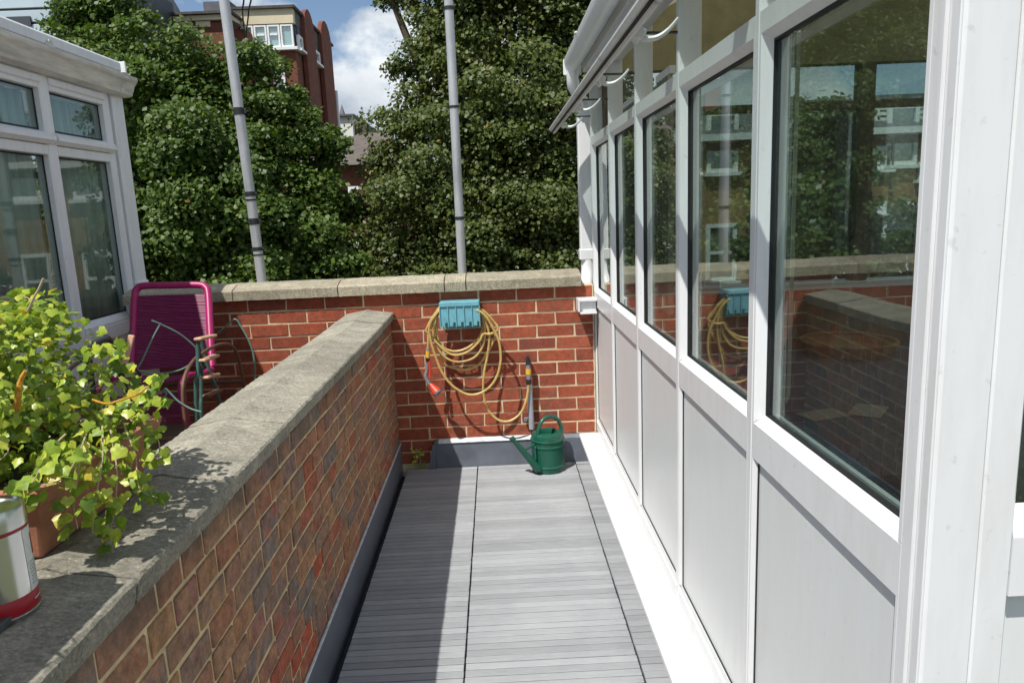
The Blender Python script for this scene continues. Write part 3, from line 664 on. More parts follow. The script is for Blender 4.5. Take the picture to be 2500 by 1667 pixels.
MB().prism([(XL+.014, 2.236), (XL+.05, 2.238), (XL+.066, 2.246), (XL+.070, 2.262), (XL+.076, 2.270), (XL+.082, 2.292), (XL+.100, 2.315), (XL+.106, 2.322), (XL+.106, 2.342), (XL+.098, 2.342), (XL+.085, 2.325), (XL+.014, 2.29)], .9, 4.49).build('gutter', 'gutter_grime', lc, True)
MB().prism([(XL+.044, 2.230), (XL+.074, 2.244), (XL+.088, 2.290), (XL+.110, 2.318), (XL+.112, 2.350), (XL+.014, 2.350), (XL+.014, 2.230)], 4.345, 4.375).build('gutter_joint', 'gutter_grime', lc)
for yy in (2.6, 3.66): MB().prism([(yy-.03, 2.343), (yy+.03, 2.343), (yy+.008, 2.372), (yy-.012, 2.372)], XL+.0925, XL+.104, 'x').build('gutter_clip', 'gutter_grime', lc)
LRX, LRZ = -3.6, 2.95
dv = Vector((LRX-(XL+.0), 0, LRZ-2.37)); L_ = dv.length; dv.normalize(); nn = Vector((0, 1, 0)).cross(dv)
MB().obox(Vector(((LRX+XL+.0)/2, 2.61, (LRZ+2.37)/2)), dv, (0, 1, 0), nn, L_/2, 1.74, .012).build('roof_sheet', 'white_render', lc)
MB().box(XL+.0, XL+.092, .87, 4.345, 2.344, 2.404, .010).build('roof_edge', 'upvc', lc)
MB().box(XL-.005, XL+.098, 4.376, 4.390, 2.352, 2.412, .002).build('roof_edge_cap', 'upvc', lc)
MB().box(-5.0, XL-.14, 4.36, 4.46, .352, 1.0).build('gable_lower_panel', 'upvc_old', lc)
MB().box(-5.0, XL-.14, 4.38, 4.44, 2.17, 2.262).build('gable_header', 'upvc_old', lc)
for x in (-4.9, -4.2, -3.5, -2.8): MB().box(x, x+.07, 4.37, 4.45, 1.001, 2.169).build('gable_post', 'upvc_old', lc)
MB().box(-5.0, XL-.08, .95, 4.359, .352, .37).build('room_floor', 'floor_tile', lc)
MB().box(-5.1, -5.0, .95, 4.46, .352, 2.95).build('house_side_wall', 'cream_render', lc)
MB().prism([(-5.0, 2.263), (XL-.1, 2.263), (LRX, LRZ-.03), (-5.0, LRZ-.03)], 4.39, 4.42).build('gable_panel', 'upvc_old', lc)
def curtain(a, b_, x, lab):
    t_ = thing('curtain', lab, 'curtain', (x, (a+b_)/2, 2.1)); n = 60; V = []; F = []
    for i in range(n+1):
        y = a+(b_-a)*i/n; xx = x+.018*math.sin(i*1.15)+.008*math.sin(i*2.7)
        V += [(xx, y, 1.0), (xx+.004*math.sin(i*.7), y, 2.16)]
    for i in range(n): F.append((2*i, 2*i+2, 2*i+3, 2*i+1))
    mb = MB().add(V, F)
    o = mb.build('drape', 'drape_grey', t_, True); md = o.modifiers.new('thick', 'SOLIDIFY'); md.thickness = .003
    MB().tube([(x, a-.03, 2.172), (x, b_+.03, 2.172)], .008, 8).build('curtain_rail', 'upvc_old', t_)
curtain(3.72, 4.34, XL-.085, 'pale drape inside the left conservatory beside its corner post')
curtain(2.60, 3.71, XL-.085, 'wide pale drape inside the left conservatory next to the corner drape')
MB().box(-2.75, -2.70, 2.2, 2.26, .37, 2.2).build('post_inside', 'black_metal', lc)

MB.build = _mb_build

# ------------------------------------------------------------------ poles, cable
def pole(px_b, py_b, px_t, py_t, Y, r, label, straps):
    b0 = atY(px_b, py_b, Y); t0 = atY(px_t, py_t, Y); d = (t0-b0)/(t0[2]-b0[2])
    lo = b0+d*(.10-b0[2]); hi = b0+d*(4.3-b0[2])
    p = thing('pole', label, 'pole', lo, 'grey poles behind the back wall')
    MB().tube([lo, hi], r, 20).build('tube', 'pole_grey', p, True)
    MB().lathe([(r*1.01, 0), (r*1.05, .004), (r*.9, .02), (.001, .026)], hi, 20, False, False).build('cap', 'plastic_grey', p, True)
    for (sy, w, ears) in straps:
        q = b0+d*((t0[2]-b0[2])*(py_b-sy)/(py_b-py_t)); s_ = MB().lathe([(r+.0008, -w/2), (r+.003, -w/2), (r+.003, w/2), (r+.0008, w/2)], q, 20, False, False)
        if ears: s_.obox(Vector(q)+Vector((r+.006, -.004, 0)), (1, 0, 0), (0, 1, 0), (0, 0, 1), .010, .006, w/2*.7, .002)
        s_.build('strap', 'black_rubber', p, True)
    for zz in (.35, .80):
        q = lo+d*(zz-lo[2]); MB().obox(Vector((q[0], (q[1]-r+D+.2155)/2, q[2])), (1, 0, 0), (0, 1, 0), (0, 0, 1), .02, max(.004, (q[1]-r-D-.2155)/2), .015).build('wall_bracket', 'black_metal', p)
    return b0, d, p
PY = D+.27
pole(641, 697, 547, 0, PY, .0290, 'grey tubular pole bound with several broad black straps beside the left terrace', [(261, .040, 1), (463, .026, 1), (532, .036, 1), (602, .022, 1), (478, .010, 0), (617, .008, 0)])
pole(1129, 674, 1095, 0, PY, .0265, 'plain grey tubular pole with three thin black straps behind the hose hanger', [(20, .020, 0), (251, .014, 0), (525, .018, 0)])
cb = MB().tube(smooth_path([atY(632, 640, PY+.02), atY(608, 470, PY+.03), atY(590, 330, PY+.03)], 6), .005, 6); tag(cb.build('cable', 'black_rubber', None, True), 'thin black cable strapped down the side of the left grey pole', 'cable')
for k_, pts in enumerate(([(590, -40), (592, 30), (597, 80), (604, 150)], [(612, -60), (607, 30), (601, 90), (598, 170)])):
    P_ = [atY(x, y, 10+2*i*(1+k_*.2)) for i, (x, y) in enumerate(pts)]; a = np.array([-3.3, 4.5, 4.3])
    o = MB().tube(smooth_path([(-1.6+.05*k_, 4.49, 4.28)]+[(p_[0], p_[1], p_[2]) for p_ in P_]+[tuple(atY(606+k_*6, 235, 29.9))], 8), .013, 5).build('overhead_wire', 'black_rubber')
    tag(o, ('black overhead wire running from the left pole towards the brick tower, left strand', 'black overhead wire running from the left pole towards the brick tower, right strand')[k_], 'wire')

# ------------------------------------------------------------------ hose, hanger, tap
def C(x, y, Y): return atY(1000+x/3.564, 720+y/3.564, Y)
HY = D-.150
hg = thing('hose_hanger', 'pale blue plastic hose hanger fixed to the back brick wall', 'hose hanger', (-.23, D, .9))
p_tl, p_br = C(255, 75, HY), C(615, 272, HY)
hx0, hx1, hz0, hz1 = p_tl[0], p_br[0], p_br[2], p_tl[2]
MB().box(hx0, hx1, HY+.004, D-.001, hz1-.012, hz1, .003).build('top_plate', 'hanger_blue', hg)
MB().box(hx0, hx1, HY-.004, HY+.003, hz1-.022, hz1+.006, .003).build('front_lip', 'hanger_blue', hg)
n = 5; wf = (hx1-hx0)/n
mbf = MB()
for i in range(n):
    xa_ = hx0+wf*i
    mbf.box(xa_+.001, xa_+wf-.001, HY+.004, HY+.009, hz0+.028, hz1-.0225)
    mbf.box(xa_+.0015, xa_+wf*.62, HY+.004, HY+.009, hz0+.006, hz0+.028)
mbf.build('front_plate', 'hanger_blue', hg)
for i in range(n+1):
    x = hx0+wf*i-(.004 if i == n else .002); MB().box(x, x+.006, HY-.003, HY+.0035, hz0, hz1-.023, .001).build('rib', 'hanger_blue', hg)
for x in (hx0, hx1-.006): MB().box(x, x+.006, HY+.0095, D-.002, hz0+.03, hz1-.0125).build('side_plate', 'hanger_blue', hg)
MB().box(hx0+.01, hx1-.01, D-.012, D-.001, hz0-.03, hz1-.013).build('back_plate', 'hanger_blue', hg)
hose = thing('garden_hose', 'coiled yellow garden hose hanging from the blue hanger on the wall', 'hose', C(440, 700, HY+.04))
YH = HY+.045
L1 = [(245, 150), (172, 270), (185, 400), (235, 560), (292, 690), (385, 800), (515, 866), (640, 842), (740, 745), (790, 590), (782, 430), (735, 310), (625, 150)]
L2 = [(262, 130), (205, 250), (212, 360), (262, 490), (340, 560), (440, 580), (560, 545), (632, 450), (655, 320), (640, 215), (600, 130)]
L3 = [(262, 120), (150, 290), (170, 340), (260, 440), (335, 505), (420, 522), (520, 485), (608, 400), (640, 340), (700, 340), (768, 300), (735, 235), (610, 120)]
L4 = [(262, 140), (235, 300), (240, 420), (300, 590), (400, 640), (490, 650), (600, 605), (690, 480), (745, 340), (700, 240), (620, 140)]
L5 = [(262, 110), (225, 240), (252, 400), (310, 468), (400, 490), (500, 462), (590, 390), (632, 300), (640, 210), (600, 115)]
def lp(L, dy, j=0): return [C(x+random.uniform(-j, j), y+random.uniform(-j, j), YH+dy*(1 if 130 < y else .5)) for x, y in L]
path = [C(160, 470, YH-.02), C(163, 390, YH-.02), C(165, 300, YH-.015)]
path += lp([(225, 170)], -.01)+[C(430, 105, YH+.01)]
for L, dy in ((L4, .035), (L5, .02), (L2, -.005), (L3, -.02), (L1, -.045)):
    path += [C(x, y, YH+dy) for x, y in L[::-1]]+[C(430, 108+random.uniform(0, 18), YH+dy+.015)]
path = path[:-1]
path += [C(300, 112, YH), C(500, 112, YH-.02), C(620, 150, YH-.02), C(690, 330, YH-.01), C(680, 510, YH), C(652, 650, YH), C(640, 780, YH), C(650, 900, YH+.005), C(690, 1010, YH+.01), (C(780, 1090, YH+.01)), C(880, 1092, YH+.01), C(970, 1020, YH+.02), C(1018, 900, YH+.03), C(1037, 770, YH+.04)]
MB().tube(smooth_path(path, 6), .0070, 8).build('hose_pipe', 'hose_yellow', hose, True)
nzl = thing('spray_nozzle', 'red and grey spray nozzle hanging at the left end of the hose', 'spray nozzle', C(170, 600, YH-.02))
MB().tube([C(160, 462, YH-.02), C(160, 482, YH-.02)], [.013, .014], 12).build('collar', 'plastic_grey', nzl, True)
MB().tube([C(160, 483, YH-.02), C(158, 545, YH-.02)], [.0135, .0125], 12).build('connector', 'yellow_plastic', nzl, True)
MB().tube([C(158, 546, YH-.02), C(160, 585, YH-.02)], [.012, .009], 12).build('joint', 'black_rubber', nzl, True)
MB().tube(smooth_path([C(150, 586, YH-.022), C(150, 660, YH-.024), C(140, 710, YH-.026), C(165, 765, YH-.03), C(195, 795, YH-.034)], 5), .0105, 10).build('grip', 'plastic_grey', nzl, True)
MB().tube(smooth_path([C(172, 580, YH-.03), C(176, 650, YH-.032), C(178, 720, YH-.034)], 5), .0075, 8).build('grip_inlay', 'nozzle_red', nzl, True)
MB().tube([C(183, 775, YH-.034), C(205, 805, YH-.042), C(240, 845, YH-.055)], [.011, .020, .030], 16).build('spray_head', 'nozzle_red', nzl, True)
MB().tube([C(241, 847, YH-.0555), C(250, 857, YH-.059)], [.029, .026], 16).build('spray_face', 'plastic_grey', nzl, True)
tap = thing('tap_pipe', 'grey standpipe on the wall with a yellow and black hose connector', 'tap', C(1060, 1130, D-.05))
TY = YH+.045
MB().tube([C(1041, 770, TY+.016), C(1063, 1165, TY+.016)], .0165, 14).build('pipe', 'pipe_grey', tap, True)
MB().tube([C(1037, 775, TY), C(1036, 735, TY)], .0155, 14).build('lower_collar', 'black_rubber', tap, True)
MB().tube([C(1036, 733, TY), C(1035, 700, TY), C(1034, 690, TY)], [.0135, .0155, .0150], 14).build('coupling', 'plastic_grey', tap, True)
MB().tube([C(1034, 689, TY), C(1033, 640, TY)], .0165, 14).build('connector', 'yellow_plastic', tap, True)
MB().tube([C(1033, 639, TY), C(1031, 600, TY)], [.0150, .012], 14).build('coupling', 'plastic_grey', tap, True)
MB().tube([C(1031, 602, TY), C(1029, 570, TY), C(1027, 530, TY)], [.015, .012, .006], 12).build('spigot', 'black_rubber', tap, True)
MB().obox(C(1030, 575, TY+.03), (1, 0, 0), (0, 1, 0), (0, 0, 1), .012, .036, .012).build('wall_bracket', 'black_metal', tap)
MB().obox(C(1030, 1080, TY+.035), (1, 0, 0), (0, 1, 0), (0, 0, 1), .024, .012, .010).build('wall_bracket', 'plastic_grey', tap)

# ------------------------------------------------------------------ watering can
fc = atZ(950+1117/2.851, 650+1452/2.851, 0); R = .097
wc_x, wc_y = fc[0], fc[1]+R
can = thing('watering_can', 'dark green plastic watering can standing on the deck by the back wall', 'watering can', (wc_x, wc_y, 0))
Hc = .222
bp_ = [(R*.97, .001), (R, .008), (R, .030), (R+.004, .033), (R+.004, .040), (R, .043), (R*.985, .150), (R+.003, .153), (R+.003, .160), (R*.985, .163), (R*.98, .185), (R+.004, .188), (R+.004, .195), (R*.98, .198), (R*.975, .213), (R*.94, .224), (R*.80, .232), (R*.62, .236), (R*.60, .233), (R*.60, .20)]
MB().lathe(bp_, (wc_x, wc_y, 0), 48, True, True).build('body', 'can_green', can, True)
hp = smooth_path([(wc_x-.060, wc_y-.05, .215), (wc_x-.056, wc_y-.045, .25), (wc_x-.030, wc_y-.028, .305), (wc_x+.012, wc_y-.005, .325), (wc_x+.058, wc_y+.015, .305), (wc_x+.084, wc_y+.027, .255), (wc_x+.088, wc_y+.028, .205)], 6)
MB().tube(hp, .0115, 12).build('handle', 'can_green', can, True)
s0 = Vector((wc_x-.062, wc_y-.085, .032)); s1 = Vector((wc_x-.205, wc_y-.125, .235))
MB().tube([s0, s0.lerp(s1, .08), s0.lerp(s1, .5), s0.lerp(s1, .93), s1], [.024, .024, .018, .0135, .0135], 14).build('spout', 'can_green', can, True)
MB().tube([s1-(s1-s0).normalized()*.002, s1+(s1-s0).normalized()*.012], [.0155, .0165], 14).build('spout_tip', 'can_green', can, True)
MB().tube([s0.lerp(s1, .62), (wc_x-.075, wc_y-.055, .178)], .0065, 10).build('brace', 'can_green', can, True)
MB().box(wc_x-.083, wc_x-.070, wc_y-.082, wc_y-.060, .06, .170, .003).build('seam_rib', 'can_green', can)

# ------------------------------------------------------------------ cord chair and folding chair
def K(x, y, Y): return atY(300+x/4.127, 680+y/4.127, Y)
FZ = .35
ch = thing('garden_chair', 'magenta cord garden chair with high back and bentwood arm by the left conservatory', 'chair', (-1.68, 3.5, FZ))
TL, TR = K(125, 75, 3.86), K(855, 62, 3.86)
BLc, BRc = K(80, 880, 3.62), K(905, 930, 3.62)
BLc[2] = BRc[2] = .80
back = smooth_path([BLc, BLc+(TL-BLc)*.5, TL+(BLc-TL)*.13, TL+(BLc-TL)*.035+(TR-TL)*.03, TL+(TR-TL)*.13, TL+(TR-TL)*.5, TR+(TL-TR)*.13, TR+(BRc-TR)*.035+(TL-TR)*.03, TR+(BRc-TR)*.13, BRc+(TR-BRc)*.5, BRc], 6)
MB().tube(back, .0185, 12).build('back_frame', 'magenta', ch, True)
SR = np.array([-1.475, 3.30, .815]); SL = SR+np.array([BLc[0]-BRc[0]+.02, 0, 0])
for A, B in ((BLc, SL), (BRc, SR)):
    pth = smooth_path([A+np.array([0, -.012, -.01]), A+(B-A)*.4-np.array([0, 0, .015]), A+(B-A)*.85+np.array([0, 0, .004]), B+np.array([0, -.02, -.02]), B+np.array([0, -.035, -.08]), B+np.array([0, -.03, -.22])], 5)
    MB().tube(pth, .0175, 10).build('seat_frame', 'magenta', ch, True)
def cords(A0, A1, B0, B1, n, sag, nm):
    for i in range(n):
        s_ = (i+.5)/n+random.uniform(-.15, .15)/n; a = A0+(A1-A0)*s_; b_ = B0+(B1-B0)*s_; mid = (a+b_)/2+np.array(sag)
        MB().tube([a, a+(mid-a)*.5+np.array(sag)*.24, mid, b_+(mid-b_)*.5+np.array(sag)*.24, b_], .0042, 5, False).build(nm, 'magenta_cord', ch, True)
cords(BLc, TL+(BLc-TL)*.12, BRc, TR+(BRc-TR)*.12, 52, (0, .02, 0), 'back_cord')
cords(BLc+np.array([0, -.02, -.015]), SL, BRc+np.array([0, -.02, -.015]), SR, 26, (0, 0, -.02), 'seat_cord')
cords(SL+np.array([0, -.035, -.06]), SL+np.array([0, -.03, -.21]), SR+np.array([0, -.035, -.06]), SR+np.array([0, -.03, -.21]), 14, (0, .01, 0), 'apron_cord')
for sx, nm in ((-1.415, 'arm'), (-1.965, 'arm')):
    A_ = [np.array([sx, 3.13, FZ]), np.array([sx, 3.13, .70]), np.array([sx, 3.17, .84]), np.array([sx, 3.32, .905]), np.array([sx, 3.60, .915]), np.array([sx, 3.80, .86]), np.array([sx, 3.88, .70]), np.array([sx, 3.93, FZ])]
    MB().tube(smooth_path(A_, 6), .0088, 10).build(nm, 'wood_brown', ch, True)
for yy, zz in ((3.13, .58), (3.88, .66)): MB().tube([(-1.965, yy, zz), (-1.415, yy, zz)], .011, 8).build('cross_bar', 'wood_brown', ch, True)
fd = thing('folding_chair', 'folded green metal chair with pale wooden slats leaning by the magenta chair', 'chair', (-1.36, 3.35, FZ))
for pts in ([K(765, 610, 3.30), K(755, 720, 3.30), K(755, 950, 3.27), K(735, 1130, 3.24), K(700, 1500, 3.20)], [K(805, 850, 3.32), K(792, 930, 3.32), K(790, 1180, 3.30), K(790, 1345, 3.28), K(786, 1600, 3.26)], [K(790, 640, 3.55), K(860, 900, 3.55), K(960, 1180, 3.55), K(1010, 1400, 3.55)]):
    P_ = [np.array(p) for p in pts]; P_[-1] = np.array([P_[-1][0], P_[-1][1], FZ])
    MB().tube(smooth_path(P_, 5), .0095, 10).build('tube_leg', 'green_tube', fd, True)
for (xa_, ya_, xb_, yb_) in ((750, 612, 915, 575), (792, 828, 942, 775), (822, 1000, 944, 965), (835, 1185, 975, 1120)):
    a, b_ = Vector(K(xa_, ya_, 3.28)), Vector(K(xb_, yb_, 3.44)); d = (b_-a); L_ = d.length; d.normalize()
    up = Vector((0, .45, .9)); sd = d.cross(up).normalized(); up = sd.cross(d)
    MB().obox((a+b_)/2, d, sd, up, L_/2, .020, .0075, .005).build('slat', 'wood_pale' if ya_ < 1100 else 'wood_brown', fd)
MB().tube([K(755, 700, 3.30), K(805, 860, 3.32), K(830, 890, 3.42)], .007, 8).build('hinge_bar', 'black_metal', fd, True)
bc = thing('metal_chair', 'black metal garden chair half hidden by the ivy below the left conservatory', 'chair', (-1.90, 2.75, FZ))
q = lambda x, y, Y: atY(x/3.137, 650+y/3.137, Y)
A_ = [q(690, 800, 2.75), q(700, 620, 2.75), q(720, 595, 2.77), q(800, 560, 2.85), q(830, 560, 2.90), q(900, 725, 3.0)]
A_ = [np.array([A_[0][0], 2.75, FZ])]+A_+[np.array([A_[-1][0]+.05, 3.05, FZ])]
MB().tube(smooth_path(A_, 5), .0125, 8).build('arm', 'black_metal', bc, True)
MB().tube(smooth_path([p_+np.array([-.45, 0, 0]) for p_ in A_], 5), .0125, 8).build('arm', 'black_metal', bc, True)
ax = A_[1][0]
MB().box(ax-.44, ax-.01, 2.78, 3.10, .74, .765, .006).build('seat', 'black_metal', bc)
MB().tube([q(905, 750, 3.02), q(960, 610, 3.05), q(1000, 500, 3.1)], .006, 6).build('stay', 'black_metal', bc, True)
MB().obox(Vector(q(975, 660, 3.02)), Vector((.25, .3, 1)).normalized(), (0, 1, 0), Vector((1, 0, -.25)).normalized(), .075, .006, .013, .003).build('wood_slat', 'wood_pale', bc)
def wire(pts, lab, r=.0042):
    tag(MB().tube(smooth_path(pts, 6), r, 6).build('garden_wire', 'wire_green', None, True), lab, 'wire')
wire([K(x, y, 3.22+.0002*(x-300)) for x, y in ((290, 422), (380, 460), (560, 550), (700, 660), (745, 725), (725, 820), (610, 905), (450, 950), (250, 952), (150, 915), (195, 825), (300, 600), (382, 448))], 'long looped green wire crossing the back of the magenta chair')
wire([K(x, y, 3.12) for x, y in ((380, 1240), (438, 1165), (412, 1130), (432, 1110), (470, 1145), (560, 1235), (680, 1308), (790, 1342)) ], 'short green wire with a small loop in front of the magenta seat')
w6 = lambda x, y, Y: atY(500+x/2.85, 650+y/2.85, Y)
wire([w6(x, y, D-.25) for x, y in ((20, 520), (80, 475), (150, 415), (212, 368), (255, 425), (300, 505), (335, 600), (349, 700), (345, 790))], 'bent green wire hoop standing against the back wall beside the chairs')

# ------------------------------------------------------------------ pots, ivy, tin on the coping
TOPZ = .968
def trough(x0, x1, y0, y1, z0, h, taper, lab, plabel=None):
    p = thing('plant_pot', lab, 'plant pot', ((x0+x1)/2, (y0+y1)/2, z0))
    def ring(e, z): return [(x0-e, y0-e, z), (x1+e, y0-e, z), (x1+e, y1+e, z), (x0-e, y1+e, z)]
    mb = MB(); R_ = [ring(0, z0), ring(taper*.75, z0+h*.74), ring(taper*.75+.014, z0+h*.76), ring(taper+.016, z0+h), ring(taper-.004, z0+h), ring(taper*.5, z0+h*.80)]
    V = [v_ for r_ in R_ for v_ in r_]; F = [(3, 2, 1, 0), (20, 21, 22, 23)]
    for i in range(5):
        for k_ in range(4): F.append((i*4+k_, i*4+(k_+1) % 4, (i+1)*4+(k_+1) % 4, (i+1)*4+k_))
    o = mb.add(V, F).build('pot_body', 'terracotta', p); bm_ = o.modifiers.new('soft', 'BEVEL'); bm_.width = .005; bm_.segments = 2
    MB().box(x0-taper*.4, x1+taper*.4, y0-taper*.4, y1+taper*.4, z0+h*.80, z0+h*.86).build('soil', 'soil', p)
    MB().box(x0+.012, x1-.012, y0-.0015, y0+.01, z0+.022, z0+.030).build('moulding', 'terracotta', p)
    return p
c_near = atZ(105, 1369, TOPZ+.003)
px1 = c_near[0]; py0 = c_near[1]
trough(px1-.20, px1, py0, py0+.36, TOPZ+.008, .135, .026, 'square terracotta trough full of ivy standing on the grey coping')
trough(-1.04, -.785, .50, .90, TOPZ+.008, .30, .026, 'unseen tall terracotta trough added to shade the near end of the coping')  # added outside the frame to cast the shadow on the nearest coping stone
# ivy leaf shapes: five pointed lobes, slightly cupped
def ivy_mesh(seed):
    r = random.Random(seed)
    out = [(0, -.02), (.24, -.20), (.46, -.10), (.50, .10), (.66, .30), (.46, .46), (.30, .66), (0, .98), (-.30, .66), (-.46, .46), (-.66, .30), (-.50, .10), (-.46, -.10), (-.24, -.20)]
    V = [(0, .25, 0)]
    for x, y in out:
        x *= r.uniform(.88, 1.12); y *= r.uniform(.92, 1.08)
        V.append((x, y, -.34*abs(x)**1.3-.22*max(0, y-.4)+r.uniform(-.06, .06)))
    F = [(0, i+1, (i+1) % len(out)+1) for i in range(len(out))]
    return V, F
ivy_shapes = [ivy_mesh(i) for i in range(5)]
ivy_me = []
for V, F in ivy_shapes:
    me = MB().add(V, F).mesh('leaf'); me.materials.append(M['ivy_leaf']); me.polygons.foreach_set('use_smooth', [True]*len(me.polygons)); ivy_me.append(me)
def ivy(center, radii, n_parts, n_mass, trails, lab, seed, base, twigs=16, sun_bias=True, grp=None):
    r = random.Random(seed)
    root = thing('ivy_plant', lab, 'plant', base, grp)
    cands = []
    c = Vector(center)
    def lump(d): return 1+.13*math.sin(5*d.x+3.1*d.z+seed)+.12*math.sin(6.3*d.y-4*d.z+1)+.08*math.sin(11*d.x+9*d.y)
    for i in range((n_parts+n_mass)):
        d = Vector((r.gauss(0, 1), r.gauss(0, 1), r.gauss(0, 1))).normalized()
        if d.z < -.62: d.z = -d.z
        k_ = lump(d)*(r.uniform(.78, 1.03) if r.random() < .72 else r.uniform(.35, .8))
        pos = c+Vector((d.x*radii[0]*k_, d.y*radii[1]*k_, d.z*radii[2]*k_))
        if pos.z < base[2]+.01 and (pos.x < px1+.02 or base[1] < 1): pos.z = base[2]+.01+r.uniform(0, .06)
        nrm_ = (d*.8+Vector((-.25, -.45, .75))+Vector((r.gauss(0, .75), r.gauss(0, .75), r.gauss(0, .6)))).normalized()
        cands.append((pos, nrm_, r.uniform(.010, .0205), k_))
    stems = []
    for tr in trails:
        pts = smooth_path(tr, 8); stems.append((pts, .0014))
        for j in range(1, len(pts)):
            p_ = Vector(pts[j])+Vector((r.gauss(0, .012), r.gauss(0, .012), r.gauss(0, .010)))
            cands.append((p_, (Vector((r.gauss(0, .45)-.1, -.55+r.gauss(0, .4), .62+r.gauss(0, .35)))).normalized(), r.uniform(.014, .026), 1.2))
    cands.sort(key=lambda q_: -(q_[3] - .35*q_[0].y))
    massV, massF, tint = [], [], []
    for i, (pos, nn_, s_, k_) in enumerate(cands):
        tdir = (Vector((r.gauss(0, .6), -.4+r.gauss(0, .5), -.9+r.gauss(0, .5)))); tdir = (tdir-nn_*tdir.dot(nn_)).normalized()
        side = tdir.cross(nn_)
        if i < n_parts:
            o = bpy.data.objects.new('leaf', r.choice(ivy_me)); col.objects.link(o); o.parent = root
            mw = Matrix(((side.x, tdir.x, nn_.x, 0), (side.y, tdir.y, nn_.y, 0), (side.z, tdir.z, nn_.z, 0), (0, 0, 0, 1)))
            o.matrix_local = Matrix.Translation(pos-wloc(root)) @ mw @ Matrix.Diagonal((s_, s_, s_, 1))
        else:
            V, F = ivy_shapes[i % 5]; b0 = len(massV); tv = min(1, max(0, r.gauss(.45, .28)))
            for v_ in V: massV.append(tuple(pos+(side*v_[0]+tdir*v_[1]+nn_*v_[2])*s_)); tint.append(tv)
            massF += [tuple(k+b0 for k in f_) for f_ in F]
    if massV:
        o = MB().add(massV, massF).build('inner_leaves', 'ivy_mass', root, True); stuff(o)
        at = o.data.attributes.new('tint', 'FLOAT', 'POINT'); at.data.foreach_set('value', tint)
    for pts, rad in stems: MB().tube(pts, [rad*(1.2-.6*i/len(pts)) for i in range(len(pts))], 5).build('stem', 'twig_pale', root, True)
    for i in range(twigs):
        d = Vector((r.gauss(0, 1), r.gauss(0, 1), abs(r.gauss(0, 1)))).normalized()
        a = c+Vector((d.x*radii[0], d.y*radii[1], d.z*radii[2]))*.75; b_ = c+Vector((d.x*radii[0], d.y*radii[1], d.z*radii[2]))*r.uniform(1.02, 1.14)
        m_ = (a+b_)/2+Vector((r.gauss(0, .02), r.gauss(0, .02), r.gauss(0, .02))); e_ = b_+Vector((r.gauss(0, .02), r.gauss(0, .02), r.gauss(0, .02)))
        MB().tube(smooth_path([a, m_, b_, e_], 4), [.0016, .0015, .0014, .0013, .0012, .0012, .0011, .001, .001, .0009, .0009, .0008, .0008], 5).build('twig', 'twig_pale', root, True)
    return root
def I(x, y, Y): return atY(x, y, Y)
cx_ = px1-.16; cy_ = py0+.20
trails = [[I(210, 1060, py0+.05), I(190, 1110, py0-.03), I(150, 1170, py0-.05), I(60, 1190, py0-.06)],
          [I(250, 1040, py0+.12), I(250, 1120, py0+.02), I(235, 1210, py0-.01), I(225, 1300, py0+.0)],
          [I(270, 1050, py0+.14), I(285, 1150, py0+.06), I(280, 1240, py0+.04), I(265, 1310, py0+.03)],
          [I(200, 1080, py0+.04), I(190, 1160, py0-.01), I(180, 1230, py0-.01), I(190, 1290, py0-.02)],
          [I(300, 1030, py0+.2), I(330, 1110, py0+.16), I(340, 1190, py0+.12), I(385, 1215, py0+.12)],
          [I(310, 1020, py0+.25), I(360, 1050, py0+.22), I(388, 1080, py0+.2), I(385, 1140, py0+.2)],
          [I(290, 980, py0+.2), I(330, 965, py0+.2), I(365, 940, py0+.2), I(390, 920, py0+.2)],
          [I(250, 1000, py0+.2), I(310, 985, py0+.18), I(355, 975, py0+.18), I(380, 990, py0+.18)],
          [I(160, 1060, py0), I(110, 1110, py0-.04), I(90, 1160, py0-.06), I(50, 1215, py0-.07)],
          [I(230, 860, py0+.2), I(255, 850, py0+.2), I(275, 880, py0+.2), I(300, 900, py0+.2)]]
iv = ivy((cx_-.11, cy_-.03, TOPZ+.205), (.285, .275, .235), 300, 5200, trails, 'bushy yellow green ivy spilling over the terracotta trough', 3, ((px1-.1), py0+.18, TOPZ+.1), 22)
MB().tube(smooth_path([I(40, 1000, py0+.02), I(45, 960, py0+.0), I(50, 930, py0+.0), I(62, 905, py0)], 5), [.0058, .0052, .006, .0048, .0055, .005, .0046, .0052, .0042, .0048, .0044, .0039, .0044, .0036, .003, .0025], 7).build('branch', 'twig_lichen', iv, True)
MB().tube(smooth_path([I(225, 975, py0+.05), I(260, 985, py0+.05), I(300, 975, py0+.06), I(340, 960, py0+.08), I(358, 945, py0+.1)], 5), .0020, 6).build('branch', 'twig_lichen', iv, True)
MB().tube(smooth_path([I(68, 760, py0+.1), I(82, 728, py0+.1), I(95, 705, py0+.1), I(106, 680, py0+.1)], 5), .0019, 6).build('branch', 'twig_pale', iv, True)
MB().tube(smooth_path([I(86, 735, py0+.1), I(68, 728, py0+.1), I(56, 722, py0+.1)], 5), .0012, 6).build('branch', 'twig_pale', iv, True)
ivy((-.92, .66, TOPZ+.345), (.17, .24, .11), 0, 1100, [], 'unseen ivy filling the trough added to shade the coping', 11, (-.92, .65, TOPZ+.26), 6)  # added out of frame with the tall trough, part of the same shadow

